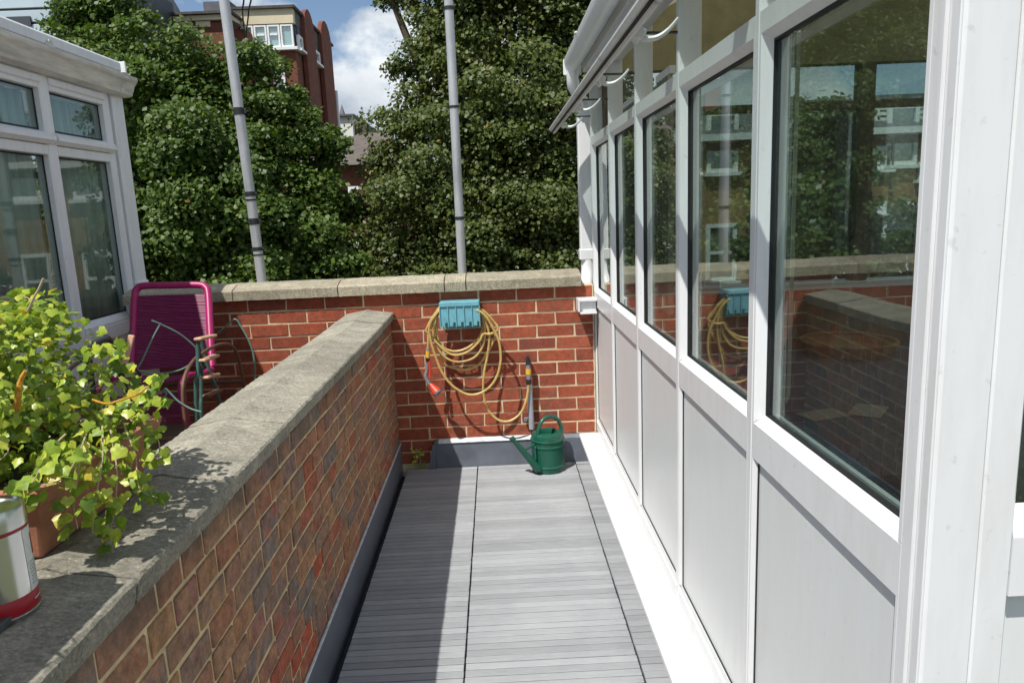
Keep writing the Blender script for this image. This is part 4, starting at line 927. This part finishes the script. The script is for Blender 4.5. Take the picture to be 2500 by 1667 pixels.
tr_ = atZ(97, 1498, TOPZ); RT = .046
tx, ty = tr_[0]-RT*1.16, tr_[1]+.004
tin = thing('storage_tin', 'shiny round metal tin with dark red base band standing on the coping', 'tin', (tx, ty, TOPZ+.006))
tz = TOPZ+.0065
MB().lathe([(RT, 0), (RT+.0015, .001), (RT+.0015, .003), (RT, .004)], (tx, ty, tz), 48).build('base_rim', 'tin_lid', tin, True)
MB().lathe([(RT, .0042), (RT+.0004, .005), (RT+.0004, .029), (RT, .0295)], (tx, ty, tz), 48).build('base_band', 'tin_red', tin, True)
MB().lathe([(RT, .0297), (RT, .126)], (tx, ty, tz), 48).build('body', 'tin_metal', tin, True)
MB().lathe([(RT+.0003, .127), (RT+.0006, .1275), (RT+.0006, .1300), (RT+.0003, .1305)], (tx, ty, tz), 48).build('lid_band', 'tin_red', tin, True)
MB().lathe([(RT+.0008, .131), (RT+.002, .132), (RT+.002, .1585), (RT+.0005, .162), (RT-.003, .1625), (RT-.0045, .1585), (.001, .1585)], (tx, ty, tz), 48, True, False).build('lid', 'tin_lid', tin, True)
def wrap(a0, a1, z0, z1, dr, mat, nm):
    n_ = 14; V = []
    for i in range(n_+1):
        a = math.radians(a0+(a1-a0)*i/n_)
        for z in (z0, z1): V.append((tx+(RT+dr)*math.cos(a), ty+(RT+dr)*math.sin(a), tz+z))
    MB().add(V, [(2*i, 2*i+2, 2*i+3, 2*i+1) for i in range(n_)]).build(nm, mat, tin, True)
wrap(-2, 60, .0300, .1255, .0004, 'tin_paper', 'label')
wrap(22, 50, .080, .112, .0008, 'tin_red', 'label_patch')
# small print on the label: rows of tiny strokes
for row in range(7):
    z = .072-.0055*row; a = 4
    while a < 40:
        w_ = random.uniform(2, 6); wrap(a, a+w_, z, z+.0016, .0008, 'plastic_grey', 'print'); a += w_+2.2
wrap(2, 26, .0155, .0175, .0008, 'tin_paper', 'print')
st = atZ(15, 1525, TOPZ)
sl = MB().box(st[0]-.06, st[0]+.012, st[1]-.028, st[1]+.028, TOPZ+.004, TOPZ+.016, .002); tag(sl.build('slate_piece', 'slate'), 'small grey slate offcut lying on the coping near the tin', 'slate')

# ------------------------------------------------------------------ room contents seen through the glass
tp = atZ(2010, 900, .82)
tab = thing('table', 'table under a dark blue cloth inside the right conservatory', 'table', (1.45, 2.5, .02))
MB().box(.80, 2.05, 1.75, 3.35, .78, .81, .004).build('tabletop', 'cloth_blue', tab)
for x, y in ((.84, 1.79), (2.0, 1.79), (.84, 3.3), (2.0, 3.3)): MB().box(x-.03, x+.03, y-.03, y+.03, .021, .779).build('leg', 'wood_brown', tab)
V = []; F = []; n_ = 120
per = []
for i in range(n_):
    s_ = i/n_*4; e_ = s_ % 1; k_ = int(s_)
    x, y = [(.80+1.25*e_, 1.75), (2.05, 1.75+1.6*e_), (2.05-1.25*e_, 3.35), (.80, 3.35-1.6*e_)][k_]
    nx, ny = [(0, -1), (1, 0), (0, 1), (-1, 0)][k_]; w_ = .012+.014*math.sin(i*1.3)
    V += [(x+nx*.004, y+ny*.004, .812), (x+nx*w_, y+ny*w_, .45)]
F = [(2*i, 2*i+1, (2*i+3) % (2*n_), (2*i+2) % (2*n_)) for i in range(n_)]
MB().add(V, F).build('cloth_skirt', 'cloth_blue', tab, True)
tray_c = atZ(2070, 850, .83)
ty_ = thing('wicker_tray', 'round wicker tray on the blue table inside the right conservatory', 'tray', (tray_c[0], tray_c[1], .811))
MB().lathe([(.16, 0), (.19, .01), (.205, .05), (.20, .055), (.185, .02), (.15, .012), (.001, .012)], (tray_c[0], tray_c[1], .8115), 40, True, False).build('basket', 'wicker', ty_, True)
MB().tube([(tray_c[0]+.203*math.cos(a), tray_c[1]+.203*math.sin(a), .866) for a in np.linspace(0, 2*math.pi, 41)], .009, 8).build('rim', 'wicker', ty_, True)
for i, (pxx, pyy, a) in enumerate(((2010, 1010, .3), (2120, 1000, .9))):
    c_ = atZ(pxx, pyy, .815+.002*i)
    o = MB().obox((c_[0], c_[1], .8125+.0022*i), (math.cos(a), math.sin(a), 0), (-math.sin(a), math.cos(a), 0), (0, 0, 1), .075, .05, .0008).build('paper_sheet', 'paper')
    tag(o, 'loose sheet of pale paper lying on the blue table', 'paper', 'papers on the blue table')

# ------------------------------------------------------------------ background buildings
def win(parent, xa, xb, y, za, zb, fw=.09, pane='far_glass', mull=1, horiz=0, back=.12, axis='y', mat='white_paint', sill=True):
    """a framed window let into a wall that faces -y (axis 'y') or +x (axis 'x')"""
    def B(u0, u1, d0, d1, z0, z1):
        return (u0, u1, y+d0, y+d1, z0, z1) if axis == 'y' else (y-d1, y-d0, u0, u1, z0, z1)
    f = MB(); d0, d1 = -.06, .05
    f.box(*B(xa, xb, d0, d1, zb-fw, zb)).box(*B(xa, xb, d0, d1, za, za+fw)).box(*B(xa, xa+fw, d0, d1, za+fw, zb-fw)).box(*B(xb-fw, xb, d0, d1, za+fw, zb-fw))
    for i in range(1, mull): u = xa+(xb-xa)*i/mull; f.box(*B(u-fw/2, u+fw/2, d0+.004, d1, za+fw, zb-fw))
    for i in range(1, horiz+1): z = za+(zb-za)*i/(horiz+1); f.box(*B(xa+fw, xb-fw, d0+.008, d1, z-fw/2.5, z+fw/2.5))
    if sill: f.box(*B(xa-fw, xb+fw, d0-.10, d1, za-fw*.9, za-.002))
    w_ = f.build('window', mat, parent)
    MB().box(*B(xa+fw*.5, xb-fw*.5, .0, .012, za+fw*.5, zb-fw*.5)).build('pane', pane, w_)
    MB().box(*B(xa+fw*.5, xb-fw*.5, .03, .04, za+fw*.5, zb-fw*.5)).build('curtain', 'curtain_pale' if pane == 'far_glass_c' else 'clad_dark', w_)
    return w_
glass('far_glass_c', (.85, .92, .93), .12)
TYf = 30.0
e1 = atY(737, 300, TYf); xE = e1[0]
def zY(px, py, Y): return atY(px, py, Y)[2]
def xY(px, py, Y): return atY(px, py, Y)[0]
tw = thing('brick_tower_block', 'tall red brick block with glazed top storey and rounded buttress piers', 'building', (xE-3, 33, GZ))
zt = zY(725, 22, TYf); zc = zY(722, 58, TYf); zwb = zY(735, 122, TYf)
xL_ = xY(590, 100, TYf)
MB().box(xE-7.5, xE, TYf, 36.6, GZ, zwb-.02).build('wall', 'far_brick', tw)
MB().box(xL_-.2, xE, TYf+.2, 36.6, zwb-.015, zc).build('top_storey_core', 'clad_dark', tw)
MB().box(xL_-.2, xE+.05, TYf-.10, TYf+.19, zc, zt).build('fascia', 'cream_render', tw)
MB().box(xE+.001, xE+.05, TYf+.195, 36.6, zc, zt).build('side_fascia', 'slate_roof', tw)
MB().box(xL_-.35, xE+.16, TYf-.22, 36.7, zt+.005, zt+.10).build('roof_edge', 'roof_felt', tw)
nw = 4; wx = (xE-xL_)/nw
for i in range(nw):
    a = xL_+wx*i
    w_ = win(tw, a+.015, a+wx-.015, TYf-.02, zwb+.10, zc-.03, .065, 'far_glass_c', 1, 0, sill=False)
    if i in (1, 2): MB().box(a+.11, a+wx-.11, TYf-.072, TYf-.022, zwb+.55, zwb+.63).build('rail', 'white_paint', w_)
MB().box(xL_-.1, xE+.14, TYf-.20, TYf+.19, zwb-.01, zwb+.095).build('sill_band', 'white_paint', tw)
win(tw, xY(668, 190, TYf), xY(697, 190, TYf), TYf-.01, zY(680, 222, TYf), zY(680, 160, TYf), .12, 'far_glass', 1, 1)
for py_, dz in ((305, 0), (390, 0), (475, 0)): win(tw, xE-2.9, xE-1.9, TYf-.01, zY(690, py_+55, TYf), zY(690, py_, TYf), .1, 'far_glass', 1, 1)
MB().box(xE+.0005, xE+.04, TYf+.4, 36.2, zwb-.04, zc-.005).build('side_cladding', 'slate_roof', tw)
for ya, yb, top in ((30.95, 32.6, zY(752, 18, 31.4)), (33.9, 35.9, zY(790, 46, 34.4))):
    poly = [(ya, GZ), (yb, GZ), (yb, top-.9)]+[((ya+yb)/2+(yb-ya)/2*math.cos(a), top-.9+.9*math.sin(a)) for a in np.linspace(0, math.pi, 9)[1:-1]]+[(ya, top-.9)]
    MB().prism(poly, xE+.045, xE+.22, 'x').build('buttress', 'far_brick', tw)
for ya, yb in ((30.25, 30.85), (32.75, 33.75)): win(tw, ya, yb, xE+.07, zwb+.1, zc-.35, .1, 'far_glass', 1, 0, axis='x')
MB().tube([(xE+.1, 36.7, GZ), (xE+.1, 36.7, zt-2)], .08, 8).build('drainpipe', 'white_paint', tw)
# side wing with parapet and chimney
wg = thing('rooftop_wing', 'lower brick wing with cream parapet and dark flat roof left of the tower', 'building', (xE-9, 28, GZ))
x0w, x1w = xY(400, 60, 29), xY(565, 90, 29)
MB().box(x0w, x1w, 29, 35, GZ, zY(500, 55, 29)).build('wall', 'far_brick', wg)
MB().box(x0w-.2, x1w+.1, 28.85, 35, zY(500, 52, 29), zY(500, 40, 29)).build('parapet', 'cream_render', wg)
MB().box(x0w-.3, x1w+.2, 28.7, 35.1, zY(500, 39, 29), zY(500, 33, 29)).build('roof_edge', 'roof_felt', wg)
MB().box(xY(497, 20, 31), xY(562, 20, 31), 31, 32.2, zY(500, 36, 31), zY(530, 4, 31)).build('plant_box', 'slate_roof', wg)
for a_, b__ in ((440, 470), (480, 515)): MB().box(xY(a_, 70, 28.98), xY(b__, 70, 28.98), 28.93, 28.99, zY(470, 68, 28.98), zY(470, 54, 28.98)).build('cream_panel', 'cream_render', wg)
xg0, xg1 = xY(565, 100, 29.2), xY(602, 100, 29.2)
MB().box(xg0+.11, xg1, 29.2, 30.0-.02, GZ, zY(590, 72, 29.2)).build('link_wall', 'far_brick', wg)
MB().prism([(xg0-.1, zY(565, 52, 29.2)), (xg1+.1, zY(600, 80, 29.2)), (xg1+.1, zY(600, 72, 29.2)), (xg0-.1, zY(565, 42, 29.2))], 29.0, 29.19).build('link_roof', 'roof_felt', wg)
# house with a tiled hip roof between the trees
hs = thing('tiled_house', 'house with brown tiled roof and brick front glimpsed between the two trees', 'house', (-5.5, 24, GZ))
za_ = zY(850, 405, 24); zr_ = zY(880, 325, 26.5)
xh0, xh1 = xY(700, 420, 24), xY(1010, 420, 24)
MB().box(xh0, xh1, 24, 29.2, GZ, za_).build('wall', 'far_brick', hs)
MB().add([(xh0-.3, 23.6, za_), (xh1+.3, 23.6, za_), (xh1+.3, 29.6, za_), (xh0-.3, 29.6, za_), (xh0+2.0, 26.6, zr_), (xh1-1.2, 26.6, zr_)], [(0, 1, 5, 4), (1, 2, 5), (2, 3, 4, 5), (3, 0, 4), (3, 2, 1, 0)]).build('roof', 'tile_roof', hs)
for px_, w_ in ((775, 22), (850, 26), (935, 26)):
    for py_ in (455, 590, 640): win(hs, xY(px_, py_, 24), xY(px_+w_, py_, 24), 23.99, zY(px_, py_+48, 24), zY(px_, py_, 24), .09, 'far_glass', 1, 1)
MB().box(xY(812, 600, 23.9), xY(824, 600, 23.9), 23.85, 23.98, GZ, za_-.05).build('drainpipe', 'white_paint', hs)
wh = thing('white_house', 'small white rendered building seen beside the brick tower', 'house', (-8, 42, GZ))
xw0, xw1 = xY(828, 320, 42), xY(862, 320, 42)
MB().box(xw0, xw1, 42, 47, GZ, zY(845, 285, 42)).build('wall', 'white_render', wh)
MB().box(xw0-.15, xw1+.15, 41.8, 47, zY(845, 284.5, 42), zY(845, 280, 42)).build('roof', 'slate_roof', wh)
MB().box(xw1+.002, xw1+.7, 42.5, 46, GZ, zY(870, 300, 42)).build('annex', 'tile_roof', wh)
sp = thing('church_spire', 'thin dark spire rising behind the white building', 'spire', (xY(835, 270, 60), 60, GZ))
MB().add([(xY(830, 280, 60), 59.6, GZ), (xY(842, 280, 60), 59.6, GZ), (xY(842, 280, 60), 60.4, GZ), (xY(830, 280, 60), 60.4, GZ), (xY(830, 280, 60), 59.6, zY(835, 283, 60)), (xY(842, 280, 60), 59.6, zY(835, 283, 60)), (xY(842, 280, 60), 60.4, zY(835, 283, 60)), (xY(830, 280, 60), 60.4, zY(835, 283, 60))], [(0, 1, 5, 4), (1, 2, 6, 5), (2, 3, 7, 6), (3, 0, 4, 7), (4, 5, 6, 7)]).build('tower', 'slate_roof', sp)
zsp = zY(835, 283, 60); MB().add([(xY(830, 280, 60), 59.6, zsp), (xY(842, 280, 60), 59.6, zsp), (xY(842, 280, 60), 60.4, zsp), (xY(830, 280, 60), 60.4, zsp), (xY(834, 255, 60), 60, zY(834, 255, 60))], [(0, 1, 4), (1, 2, 4), (2, 3, 4), (3, 0, 4), (3, 2, 1, 0)]).build('steeple', 'slate_roof', sp)
# metal clad block at the far left
mc = thing('clad_block', 'pale grey metal clad block with long horizontal panels above the left conservatory', 'building', (-16, 24, GZ))
CY_ = 21.0
xm0, xm1 = -19.5, xY(135, 60, CY_)
MB().box(xm0, xm1, CY_+.06, CY_+8, GZ, 9.5).build('core', 'clad_dark', mc)
z = 3.0
panel_h = (zY(60, 5, CY_)-zY(60, 40, CY_))
while z < 9.4:
    xs = [xm0, xm0+3.2, xm0+6.1, xm1]
    for i in range(3): MB().box(xs[i]+.015, xs[i+1]-.015, CY_, CY_+.05, z+.03, z+panel_h-.03, .01).build('cladding_panel', 'clad_panel', mc)
    z += panel_h
MB().box(xY(20, 60, CY_), xY(78, 60, CY_), CY_-.05, CY_-.002, zY(50, 66, CY_), zY(50, 42, CY_)).build('window', 'clad_dark', mc)
# grey block with a window behind the left tree top
gb = thing('grey_roofed_block', 'grey building with slate roof behind the top of the left tree', 'building', (-14, 30, GZ))
MB().box(xY(170, 60, 30), xY(345, 60, 30), 30, 36, GZ, zY(300, 60, 30)).build('wall', 'slate_roof', gb)
MB().prism([(xY(160, 0, 30), zY(160, -120, 30)), (xY(345, 60, 30)+.3, zY(345, 60, 30)), (xY(345, 60, 30)+.3, zY(345, 52, 30)), (xY(320, 0, 30), zY(320, 0, 30)), (xY(250, -80, 30), zY(250, -130, 30))], 29.9, 36).build('roof', 'slate_roof', gb)
win(gb, xY(222, 60, 30), xY(248, 60, 30), 29.88, zY(235, 98, 30), zY(235, 50, 30), .1, 'far_glass', 1, 1)

# terrace of yellow brick houses to the right, seen through both glass walls
yh = thing('terraced_house', 'yellow brick terrace with white sash windows seen through the conservatory glass', 'house', (11, 20, GZ))
HYy = 19.0
xq = lambda x, y: xY(1850+x/2.377, 60+y/2.377, HYy); zq = lambda x, y: zY(1850+x/2.377, 60+y/2.377, HYy)
MB().box(5.0, 24, HYy, HYy+8, GZ, zq(800, 640)).build('wall', 'far_brick_yellow', yh)
MB().box(5.0, 24, HYy-.10, HYy-.002, zq(800, 690), zq(800, 645)).build('brick_band', 'far_brick', yh)
ze, zp = zq(800, 600), zq(800, 415)
MB().box(4.8, 24.2, HYy-.35, HYy+8, zq(800, 638), ze).build('eaves', 'white_paint', yh)
MB().add([(4.8, HYy-.3, ze+.01), (24.2, HYy-.3, ze+.01), (24.2, HYy+1.4, zp), (4.8, HYy+1.4, zp), (4.8, HYy+8, zp), (24.2, HYy+8, zp)], [(0, 1, 2, 3), (3, 2, 5, 4)]).build('roof', 'slate_roof', yh)
MB().box(xq(690, 400), 24, HYy+.2, HYy+3, ze+.15, zq(800, 400)).build('dormer_wall', 'slate_roof', yh)
for i in range(4):
    a = xq(700, 500)+i*1.0; win(yh, a, a+.95, HYy+.18, zq(750, 560), zq(750, 468), .10, 'far_glass', 1, 1, sill=False)
MB().box(xq(555, 500), xq(640, 500), HYy+.5, HYy+1.6, ze, zq(600, 440)).build('chimney', 'far_brick', yh)
for xa_, ya_, xb_, yb_ in ((680, 708, 765, 840), (400, 725, 475, 895), (668, 1030, 740, 1100), (560, 1030, 620, 1150), (850, 1030, 930, 1130), (300, 1240, 395, 1335), (930, 800, 1010, 900)):
    win(yh, xq(xa_, ya_), xq(xb_, ya_), HYy-.02, zq(xa_, yb_), zq(xa_, ya_), .10, 'far_glass', 1, 1)
for i in range(4):
    for za_w in (-3.4, -.6, 2.2):
        win(yh, 5.5+1.55*i, 6.3+1.55*i, HYy-.02, za_w, za_w+1.5, .10, 'far_glass', 1, 1)
MB().box(xq(772, 700), xq(780, 700), HYy-.12, HYy-.005, GZ, zq(800, 640)-.02).build('drainpipe', 'clad_dark', yh)

# ------------------------------------------------------------------ trees
def leaf_mesh(name, lobes, n, size, seed, up=.55, fill=.28, wedge=None, colour_patch=1.0):
    """leaves gathered in many small sprays on the skin of each lobe, a thinner scatter inside"""
    g_ = np.random.default_rng(seed)
    L = np.array([(*l[:3], l[3], l[4] if len(l) > 4 else l[3], l[5] if len(l) > 5 else l[3]) for l in lobes], float)
    area = (L[:, 3]*L[:, 4]*L[:, 5])**(2/3)
    ns = np.maximum(7, (area*13).astype(int))
    sub = np.repeat(np.arange(len(L)), ns); m_ = len(sub)
    ds = g_.normal(size=(m_, 3)); ds /= np.linalg.norm(ds, axis=1)[:, None]
    rr = .70+.30*g_.random(m_)
    SC = L[sub, :3]+ds*rr[:, None]*L[sub, 3:6]
    SR = (.20+.24*g_.random(m_))*np.clip(L[sub, 3], .6, 1.2)
    nin = int(n*fill); nsp = n-nin
    w_ = SR**2; w_ /= w_.sum(); k = g_.choice(m_, nsp, p=w_)
    d1 = g_.normal(size=(nsp, 3)); d1[:, 2] = np.where(g_.random(nsp) < .6, np.abs(d1[:, 2]), d1[:, 2]); d1 /= np.linalg.norm(d1, axis=1)[:, None]
    q1 = (.55+.5*g_.random(nsp))*SR[k]
    C1 = SC[k]+d1*q1[:, None]*np.array([1.15, 1.15, .72])
    dd1 = .5*d1+.6*ds[k]
    wl = area/area.sum(); k2 = g_.choice(len(L), nin, p=wl); d2 = g_.normal(size=(nin, 3)); d2 /= np.linalg.norm(d2, axis=1)[:, None]
    C2 = L[k2, :3]+d2*(g_.random(nin)**.5*.86)[:, None]*L[k2, 3:6]
    C_ = np.concatenate([C1, C2]); d = np.concatenate([dd1, d2]); C_ += g_.normal(size=(n, 3))*size*.5
    nr = d*.55+np.array([-.15, -.25, up])+g_.normal(size=(n, 3))*.55; nr /= np.linalg.norm(nr, axis=1)[:, None]
    a = g_.normal(size=(n, 3)); a[:, 2] -= .6; a -= nr*(a*nr).sum(1)[:, None]; a /= np.linalg.norm(a, axis=1)[:, None]
    b_ = np.cross(a, nr); s = size*(.62+.76*g_.random(n))[:, None]
    V = np.empty((n, 4, 3)); V[:, 0] = C_-a*s*.5; V[:, 1] = C_+b_*s*.46-nr*s*.12; V[:, 2] = C_+a*s*.55-nr*s*.06; V[:, 3] = C_-b_*s*.46-nr*s*.12
    idx = np.arange(n)[:, None]*4
    F = np.concatenate([idx+np.array([[0, 1, 2]]), idx+np.array([[0, 2, 3]])], 1).reshape(-1, 3)
    patch = .5+.5*np.sin(C_[:, 0]*1.1+np.sin(C_[:, 2]*.9)*2+seed)*np.cos(C_[:, 2]*1.3+C_[:, 1])
    tint = np.clip(.12+.42*g_.random(n)+.34*patch*colour_patch*g_.random(n)+(g_.random(n) < .03)*.4, 0, 1)
    me = bpy.data.meshes.new(name); me.vertices.add(n*4); me.vertices.foreach_set('co', V.astype(np.float32).ravel())
    me.loops.add(n*6); me.loops.foreach_set('vertex_index', F.astype(np.int32).ravel())
    me.polygons.add(n*2); me.polygons.foreach_set('loop_start', np.arange(0, n*6, 3, dtype=np.int32))
    me.update(calc_edges=True); me.validate()
    at = me.attributes.new('tint', 'FLOAT', 'POINT'); at.data.foreach_set('value', np.repeat(tint, 4).astype(np.float32))
    return me
def tree(name, label, base, lobes, n, size, mat, seed, group=None, trunk_r=.28, fill=.28, up=.55):
    root = thing(name, label, 'tree', base, group)
    me = leaf_mesh('crown', lobes, n, size, seed, up, fill); me.materials.append(M[mat])
    o = bpy.data.objects.new('crown', me); col.objects.link(o); o.parent = root; o.location = -Vector(base)
    b0 = Vector(base); cen = Vector(np.mean([l[:3] for l in lobes], axis=0)); lowest = min(l[2]-l[-1 if len(l) > 5 else 3] for l in lobes)
    fork = Vector((b0.x*.8+cen.x*.2, b0.y*.8+cen.y*.2, max(b0.z+1.5, lowest+.8)))
    pts = smooth_path([b0, b0.lerp(fork, .5)+Vector((.08, .05, 0)), fork], 5)
    MB().tube(pts, [trunk_r*(1.25-.5*i/len(pts)) for i in range(len(pts))], 10).build('trunk', 'bark', root, True)
    r = random.Random(seed)
    for l in lobes:
        e = Vector(l[:3]); m_ = fork.lerp(e, .5)+Vector((r.uniform(-.3, .3), r.uniform(-.3, .3), r.uniform(.1, .6)))
        p_ = smooth_path([fork-Vector((0, 0, .3)), m_, e], 5); MB().tube(p_, [trunk_r*.5*(1-.8*i/len(p_)) for i in range(len(p_))], 6).build('limb', 'bark', root, True)
    return root
def lob(px_, py_, Y, r, ry=None, rz=None):
    c_ = atY(px_, py_, Y); return (c_[0], c_[1], c_[2], r, ry or r, rz or r)
TL_Y = 14.0
left_lobes = [lob(235, 85, 14.5, .75), lob(285, 20, 14.5, .6), lob(165, 35, 14.5, .42), lob(345, 150, 14, .85), lob(445, 135, 14, .75), lob(545, 180, 14.2, .8), lob(632, 240, 14, .8), lob(705, 320, 14, .8), lob(735, 290, 14.2, .45), lob(765, 420, 14.5, .5),
              lob(430, 330, 13.4, 1.35), lob(560, 430, 13.2, 1.25), lob(665, 520, 13.4, 1.1), lob(830, 600, 14, .6), lob(420, 540, 13.2, 1.4), lob(570, 620, 13.2, 1.3), lob(720, 660, 13.4, 1.1),
              lob(250, 300, 14.5, 1.4), lob(220, 560, 14.5, 1.5), lob(420, 760, 13.4, 1.6), lob(650, 800, 13.4, 1.6), lob(795, 375, 14.2, .38), lob(838, 505, 14.3, .36), lob(770, 480, 14.2, .35), lob(270, -40, 14.5, .6)]
tree('plane_tree', 'broad leafy green tree behind the left terrace and grey strapped pole', (-6.2, 14.6, GZ), left_lobes, 190000, .080, 'leaf_left', 5, 'trees beyond the back wall', .34)
right_lobes = [lob(1095, 40, 15, .95), lob(1180, 60, 14.8, 1.3), lob(1300, 60, 15, 1.3), lob(1420, 120, 15, 1.2), lob(1072, 170, 14.6, .85), lob(1130, 260, 14.2, 1.3), lob(1270, 260, 14.2, 1.4), lob(1400, 330, 14.6, 1.3),
               lob(1015, 310, 14.6, .85), lob(965, 440, 14.4, .70), lob(1060, 430, 14, 1.3), lob(1210, 460, 13.8, 1.4), lob(1350, 500, 14, 1.4), lob(925, 560, 14.6, .6), lob(1000, 590, 14, 1.25), lob(1150, 640, 13.8, 1.4), lob(1310, 680, 14, 1.4),
               lob(940, 730, 14.2, 1.2), lob(1100, 800, 14, 1.5), lob(1260, 820, 14, 1.5), lob(1160, -70, 15, 1.3), lob(1300, -90, 15, 1.4), lob(1480, 260, 15, 1.2), lob(1500, 500, 14.6, 1.4), lob(950, -18, 15, .34), lob(1000, -20, 15, .36), lob(1440, -20, 15.2, 1.2)]
tree('lime_tree', 'tall dense olive green tree behind the plain pole and hose wall', (.2, 15.4, GZ), right_lobes, 220000, .074, 'leaf_right', 9, 'trees beyond the back wall', .38)
tree('garden_tree', 'green tree in front of the yellow brick terrace seen through the glass', (5.6, 12.5, GZ),
     [lob(1960, 330, 12, .8), lob(1985, 420, 12, .9), lob(1960, 520, 12, 1.0), lob(1990, 610, 12, .95), lob(1900, 600, 12.2, .9), lob(2150, 620, 12.5, .75), lob(2230, 560, 12.8, .6)], 14000, .12, 'leaf_far', 13, 'trees beyond the back wall', .2)
tree('garden_tree', 'rounded green tree standing to the left beyond the old conservatory', (-9.5, 10, GZ), [(-9.5, 10, 1.5, 1.8, 1.8, 1.8), (-10.5, 9, .4, 1.6, 1.6, 1.6), (-8.9, 11.2, .3, 1.5, 1.5, 1.5)], 9000, .15, 'leaf_far', 14, 'trees beyond the back wall', .25)
# weed growing in the gap at the corner of the deck
def weed(base, n, h, lab, seed):
    root = thing('weed_plant', lab, 'plant', base); r = random.Random(seed)
    for i in range(n):
        p_ = Vector(base)+Vector((r.uniform(-.045, .045), r.uniform(-.012, .004), r.uniform(.02, h))); nn_ = Vector((r.gauss(0, .4), -.8, .6+r.gauss(0, .3))).normalized()
        td = Vector((r.gauss(0, .6), 0, -.8)); td = (td-nn_*td.dot(nn_)).normalized(); sd = td.cross(nn_); s_ = r.uniform(.010, .018)
        o = bpy.data.objects.new('leaf', r.choice(ivy_me)); col.objects.link(o); o.parent = root
        mw = Matrix(((sd.x, td.x, nn_.x, 0), (sd.y, td.y, nn_.y, 0), (sd.z, td.z, nn_.z, 0), (0, 0, 0, 1)))
        o.matrix_local = Matrix.Translation(p_-Vector(base)) @ mw @ Matrix.Diagonal((s_, s_, s_, 1))
    for i in range(4): MB().tube([Vector(base)+Vector((r.uniform(-.03, .03), 0, 0)), Vector(base)+Vector((r.uniform(-.04, .04), -.003, h*.9))], .0015, 5).build('stem', 'twig_pale', root)
weed((-.537, 4.198, -.05), 46, .18, 'small leafy weed growing in the gap at the corner of the deck', 2)
